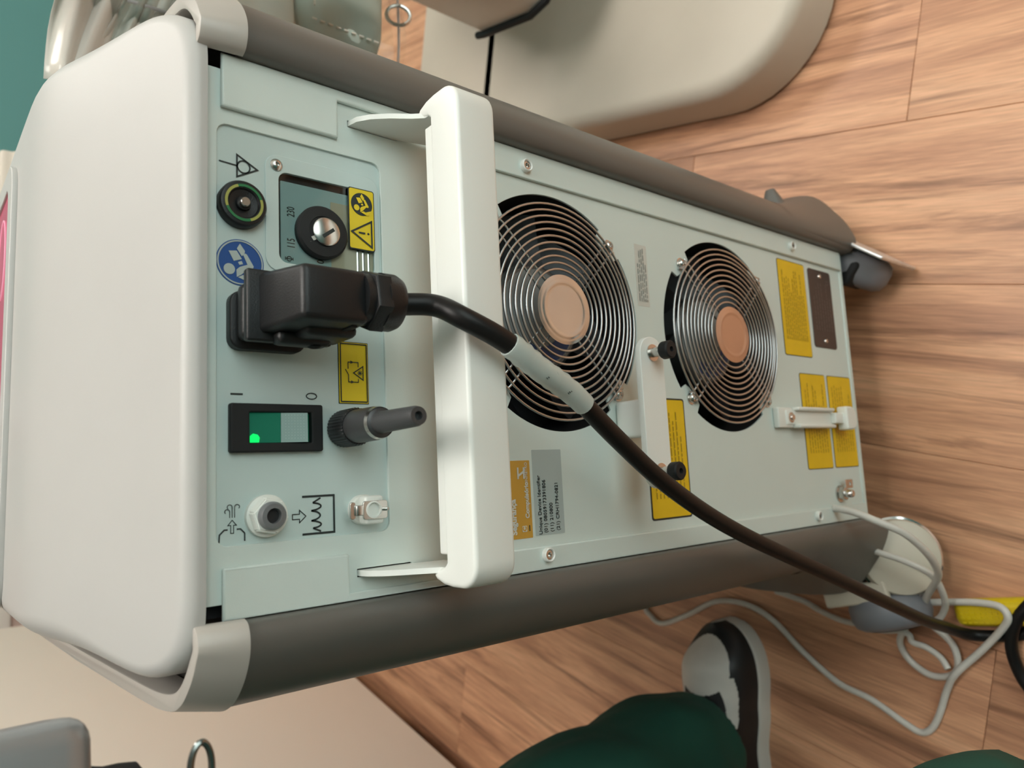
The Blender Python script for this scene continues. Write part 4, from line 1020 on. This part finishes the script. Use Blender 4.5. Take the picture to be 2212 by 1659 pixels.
bm2 = loft(P, r, 48, 0.02, 5.7, 0.92, bm)
loft([(-0.56, 0.03, 0.80), (-0.56, 0.03, 0.88), (-0.565, 0.03, 0.98)], [0.15, 0.16, 0.145], 32, 0.01, 2.0, 1.1, bm)
tr = obj('trousers', bm, PANTS, person, 80)
rm = tr.modifiers.new('fuse', 'REMESH'); rm.mode = 'VOXEL'; rm.voxel_size = 0.006; rm.use_smooth_shade = True

def shoe(name, origin, rz):
    """sneaker pointing along +x from heel (0) to toe (0.285)"""
    L = 0.285
    def half(u):       # half width of the foot along the length
        wl = [(0, 0.034), (0.15, 0.035), (0.40, 0.037), (0.60, 0.046), (0.74, 0.050), (1.0, 0.050)]
        h = wl[-1][1]
        for (a, x), (b, y) in zip(wl, wl[1:]):
            if u <= b:
                t = (u-a)/(b-a); t = t*t*(3-2*t); h = x+(y-x)*t; break
        if u > 0.74: h *= max(1-((u-0.74)/0.26)**2.3, 0.0)**0.55
        if u < 0.14: h *= max(1-((0.14-u)/0.14)**2.2, 0.02)**0.5
        return max(h, 0.002)
    def mid(u): return 0.006*math.sin(PI*u)*(1 if True else 0)
    def top(u): return 0.030+0.034*smoothstep(0.02, 0.2, 1-u)+0.040*smoothstep(0.30, 0.62, 1-u)
    def S(u, v, off=0.0):
        h = half(u)*0.97+0.0005; a = PI*v
        z = 0.024+max(top(u)-0.006, 0.004)*math.sin(a)**0.75
        y = mid(u)-h*math.cos(a)*(1-0.25*math.sin(a)*smoothstep(0.3, 0.6, 1-u))
        n = Vector((0.25*(1 if u > 0.8 else 0), -math.cos(a), max(math.sin(a), 0.2))).normalized()
        return Vector((u*L, y, z))+n*off
    T = Matrix.Translation(Vector(origin)) @ Matrix.Rotation(rz, 4, 'Z')
    def o(nm, bm, m, par, sm_=60):
        bmesh.ops.transform(bm, matrix=T, verts=bm.verts[:]); return obj(nm, bm, m, par, sm_)
    nu = 60
    bm = grid(lambda u, v: S(0.004+0.994*u, v), nu, 28); bmesh.ops.recalc_face_normals(bm, faces=bm.faces[:])
    up = o(name, bm, SHOEB, person)
    us = [k/nu for k in range(nu+1)]
    loop = [(u*L, mid(u)-half(u)-0.002) for u in us]+[(u*L, mid(u)+half(u)+0.002) for u in reversed(us)]
    o('sole', prism(loop, 0.0, 0.024, 0.003, 2), SOLE, up)
    def patch(nm, inside, m, off=0.0018, n1=200, n2=130):
        bm = bmesh.new(); V = {}
        def vert(i, j):
            if (i, j) not in V: V[(i, j)] = bm.verts.new(S(0.004+0.994*i/n1, j/n2, off))
            return V[(i, j)]
        for i in range(n1):
            for j in range(n2):
                if inside((i+0.5)/n1, (j+0.5)/n2): bm.faces.new((vert(i, j), vert(i+1, j), vert(i+1, j+1), vert(i, j+1)))
        bmesh.ops.recalc_face_normals(bm, faces=bm.faces[:])
        return o(nm, bm, m, up)
    patch('toe_box', lambda u, v: ((u-0.825)/0.125)**2+((v-0.5)/(0.27+0.10*(0.85-u)))**2 < 1, SHOEW)
    def flash(u, v):
        w_ = min(v, 1-v)
        if not 0.555 < u < 0.78: return False
        c_ = 0.27-0.10*(0.76-u)/0.2; h_ = 0.045+0.03*smoothstep(0.60, 0.76, u)
        if u < 0.62: h_ *= math.sqrt(max(1-((0.62-u)/0.065)**2, 0))
        if ((u-0.825)/0.125)**2+((v-0.5)/(0.27+0.10*(0.85-u)))**2 < 1: return False
        return abs(w_-c_) < h_
    patch('side_flash', lambda u, v: v < 0.5 and flash(u, v), SHOEW)
    patch('side_flash', lambda u, v: v >= 0.5 and flash(u, v), SHOEW)
    for vc in (0.27, 0.73): patch('quarter', lambda u, v, vc=vc: ((u-0.36)/0.12)**2+((v-vc)/0.10)**2 < 1, SHOEW)
    for k in range(5):
        u = 0.46+0.05*k
        o('lace', tube([S(u, 0.36+0.03*j, 0.004) for j in range(10)], 0.0030, 8), SHOEB, up)
    for k in range(4):
        u = 0.48+0.05*k
        for v in (0.34, 0.66): o('eyelet', lathe([(0.0035, 0), (0.0028, 0.001), (0, 0.0008)], (0, 0, 1), S(u, v, 0.003), 12), SHOEW, up)
shoe('sneaker', (-0.530, 0.232, 0.0), math.radians(2))
shoe('sneaker', (-0.62, -0.31, 0.0), math.radians(8))

# ================================================================== ARTICULATED ARM at the left edge of the picture
arm = thing('articulated_arm', 'grey arm box with black joint and metal ring beside the white cover', 'arm', (CX, 0.52, 0.84))
bm = rbox(-0.15, 0.0, 0.0, 0.065, 0.8200, 1.02, 0.010, 5)
bmesh.ops.transform(bm, matrix=Matrix.Translation((-0.1225, -0.03, 0)) @ Matrix.Rotation(math.radians(13), 4, 'Z'), verts=bm.verts[:])
obj('head_box', bm, GREYBOX, arm)
obj('joint', lathe([(0, 0.012), (0.020, 0.012), (0.0205, 0.004), (0.0190, -0.002), (0.0190, -0.008), (0.0182, -0.0145), (0.0155, -0.0165), (0, -0.0165)], (0.05, 0, 1), (-0.1680, -0.015, 0.8165), 32), BLACK2, arm)
obj('lock_ring', tube(catmull([(-0.1475+0.0100*math.cos(t), -0.052, 0.7868+0.0040*math.sin(t)) for t in [k*PI/6 for k in range(12)]], 3, True), 0.0014, 8, True), mat('dark_steel', (0.25, 0.27, 0.26), 0.25, 1.0), arm)
obj('lock_pin', tube(catmull([(-0.157, -0.052, 0.788), (-0.163, -0.051, 0.789), (-0.172, -0.050, 0.795), (-0.178, -0.048, 0.810), (-0.178, -0.046, 0.828)], 4), 0.0038, 10), BLACK2, arm)
obj('boom', tube(catmull([(-0.20, -0.04, 1.01), (-0.20, -0.03, 1.20), (-0.16, 0.10, 1.30), (0.0, 0.45, 1.30), (CX, 0.52, 1.27)], 6), 0.018, 16), GREYBOX, arm)
obj('column', lathe([(0.045, 0.80), (0.045, 0.86), (0.028, 0.88), (0.028, 1.30), (0, 1.32)], (0, 0, 1), (CX, 0.52, 0), 28), GREYBOX, arm)
obj('hook_rail', tube([(CX, 0.52, 1.24), (0.22, 0.45, 1.24), (0.46, 0.34, 1.24), (0.56, 0.32, 1.24)], 0.008, 12), STEEL, arm)

# ================================================================== CLEAR BAG HANGING ON THE RIGHT
bag = thing('clear_vinyl_bag', 'clear vinyl bag with metal eyelet hanging behind the machine', 'bag', (0.48, 0.3, 0.46))
def bagf(side):
    def f(u, v):
        x = 0.375+0.27*u+0.05*(1-v)*(1-u)*0.8; z = 0.462+0.33*v
        bul = math.sin(PI*min(max(u, 0), 1))**0.6*math.sin(PI*min(max(v*0.95+0.03, 0), 1))**0.6
        y = 0.31+side*(0.005+0.045*bul)+0.010*noise.noise(Vector((x*22, z*14, side)))
        return (x, y, z)
    return f
for s in (-1, 1): obj('bag_side', grid(bagf(s), 36, 40), VINYL, bag, 60)
obj('seam', tube(catmull([(0.40, 0.308, 0.79), (0.405, 0.308, 0.65), (0.412, 0.308, 0.54), (0.425, 0.308, 0.475), (0.45, 0.308, 0.463), (0.55, 0.308, 0.462), (0.64, 0.308, 0.463)], 6), 0.0016, 8), mat('seam_lilac', (0.78, 0.74, 0.77), 0.2), bag)
obj('eyelet', tube(catmull([(0.492+0.012*math.cos(t), 0.300+0.006*math.sin(t), 0.4665+0.012*math.sin(t)) for t in [k*PI/6 for k in range(12)]], 3, True), 0.0022, 8, True), STEEL, bag)
obj('strap', tube(catmull([(0.45, 0.31, 0.79), (0.46, 0.31, 0.95), (0.47, 0.325, 1.20), (0.48, 0.34, 1.255), (0.50, 0.335, 1.20), (0.54, 0.31, 0.95), (0.56, 0.31, 0.79)], 6), 0.005, 8), VINYL, bag)
def cushion(x0, x1, z0, z1, y, d, seed):
    def f(u, v):
        a = 2*PI*u; w = math.sin(PI*v)
        cx, cz = (x0+x1)/2, (z0+z1)/2
        # superellipse outline, thickness from v
        ca, sa = math.cos(a), math.sin(a)
        k = (abs(ca)**6+abs(sa)**6)**(-1/6)
        s = min(1, math.sin(PI*v)**0.35) if 0 < v < 1 else 0
        xx = cx+(x1-x0)/2*k*ca*s; zz = cz+(z1-z0)/2*k*sa*s
        yy = y-math.cos(PI*v)*d+0.004*noise.noise(Vector((xx*40+seed, zz*40, 0)))
        return (xx, yy, zz)
    bm = grid(f, 48, 20, True); bmesh.ops.remove_doubles(bm, verts=bm.verts[:], dist=0.0002); bmesh.ops.recalc_face_normals(bm, faces=bm.faces[:]); return bm
mp_ = thing('mint_pouch', 'pale mint pouch with stitched edge inside the clear bag', 'pouch', (0.52, 0.31, 0.49))
obj('body', cushion(0.425, 0.62, 0.487, 0.586, 0.31, 0.022, 1.0), MINT, mp_)
for k in range(9):
    z = 0.500+0.009*k
    obj('stitch', tube([(0.4405, 0.2895, z), (0.4405, 0.2895, z+0.005)], 0.0010, 6), POUCHW, mp_)
for k in range(10):
    obj('stitch', tube([(0.455+0.012*k, 0.2885, 0.5745), (0.462+0.012*k, 0.2885, 0.5745)], 0.0010, 6), POUCHW, mp_)
tag(obj('cream_pouch', cushion(0.385, 0.62, 0.590, 0.700, 0.31, 0.024, 4.0), POUCHW, None, 60), 'cream white pouch inside the clear bag above the mint pouch', 'pouch')
# milky plastic sleeves rising out of the bag
rnd = random.Random(3)
WHERE = ('topmost of the bundle', 'second from the top', 'third from the top', 'fourth from the top', 'fifth from the top', 'sixth from the top', 'sixth from the bottom', 'fifth from the bottom', 'fourth from the bottom', 'third from the bottom', 'second from the bottom', 'lowest of the bundle')
for k in range(12):
    t = k/11
    p0 = Vector((0.296+0.010*math.sin(2.1*k), 0.286+0.0055*k, 0.794-0.0112*k)); ang = math.radians(-10-24*t+rnd.uniform(-3, 3))
    d = Vector((math.cos(ang), 0.12, math.sin(ang))); nn = Vector((-math.sin(ang), 0, math.cos(ang))); wd = rnd.uniform(0.022, 0.034)
    def f(u, v, p0=p0, d=d, nn=nn, wd=wd, k=k):
        return p0+d*(0.30*v)+nn*(wd*(u-0.5)*(1+0.25*math.sin(7*v+k)))+Vector((0, 0.008*math.sin(2.5*PI*u+k+3*v), 0.006*math.sin(5*v+k)))
    o = obj('plastic_sleeve', grid(f, 14, 20), (SLEEVEP, SLEEVEQ, SLEEVEP)[k % 3], None, 80)
    so = o.modifiers.new('thick', 'SOLIDIFY'); so.thickness = 0.0008
    tag(o, 'milky plastic sleeve slanting behind the white cover, '+WHERE[k], 'sleeve', 'plastic sleeves in the bundle')
# fluffy pompom
bm = bmesh.new(); bmesh.ops.create_icosphere(bm, subdivisions=3, radius=0.028)
pc0 = Vector((0.400, 0.245, 0.824)); bmesh.ops.translate(bm, verts=bm.verts[:], vec=pc0)
pom = thing('fur_pompom', 'fluffy white pompom hanging above the plastic sleeves', 'pompom', tuple(pc0))
obj('core', bm, FUR, pom, 80)
bm = bmesh.new()
for k in range(1400):
    d = Vector((rnd.gauss(0, 1), rnd.gauss(0, 1), rnd.gauss(0, 1))).normalized()
    p = pc0+d*0.026; q = pc0+(d+Vector((rnd.gauss(0, .25), rnd.gauss(0, .25), rnd.gauss(0, .25)-0.2))).normalized()*rnd.uniform(0.034, 0.042)
    s_ = d.orthogonal().normalized()*0.0009; t_ = d.cross(s_)
    v = [bm.verts.new(p+s_), bm.verts.new(p-s_*0.5+t_*0.9), bm.verts.new(p-s_*0.5-t_*0.9), bm.verts.new(q)]
    for i in range(3): bm.faces.new((v[i], v[(i+1) % 3], v[3]))
obj('fur', bm, FUR, pom)['kind'] = 'stuff'
obj('cord', tube([pc0+Vector((0, 0, 0.02)), (0.42, 0.30, 1.0), (0.46, 0.34, 1.24)], 0.0015, 6), FUR, pom)

# towel on a stool behind the machine
st = thing('stool', 'tall white stool behind the machine carrying a folded towel', 'stool', (0.42, 0.95, 0))
obj('seat', lathe([(0.0, 0.0), (0.10, 0.0), (0.11, 0.01), (0.11, 0.025), (0.10, 0.035), (0, 0.035)], (0, 0, 1), (0.40, 0.95, 0.655), 32), TRIMM, st)
obj('post', lathe([(0.02, 0.02), (0.02, 0.66), (0, 0.66)], (0, 0, 1), (0.40, 0.95, 0), 16), STEEL, st)
obj('foot', lathe([(0.0, 0.0), (0.11, 0.0), (0.11, 0.012), (0.03, 0.03), (0, 0.03)], (0, 0, 1), (0.40, 0.95, 0), 32), STEEL, st)
def tw(u, v):
    a = 2*PI*u; r = 0.052+0.003*math.sin(14*a)
    return (0.33+0.15*v, 0.95+r*math.cos(a)*1.3, 0.748+r*math.sin(a)*1.1)
bm = grid(tw, 84, 14, True)
bmesh.ops.holes_fill(bm, edges=bm.edges[:], sides=100); bmesh.ops.recalc_face_normals(bm, faces=bm.faces[:])
tag(obj('rolled_towel', bm, TOWEL, None, 60), 'rolled beige towel with ridges lying on the stool', 'towel')
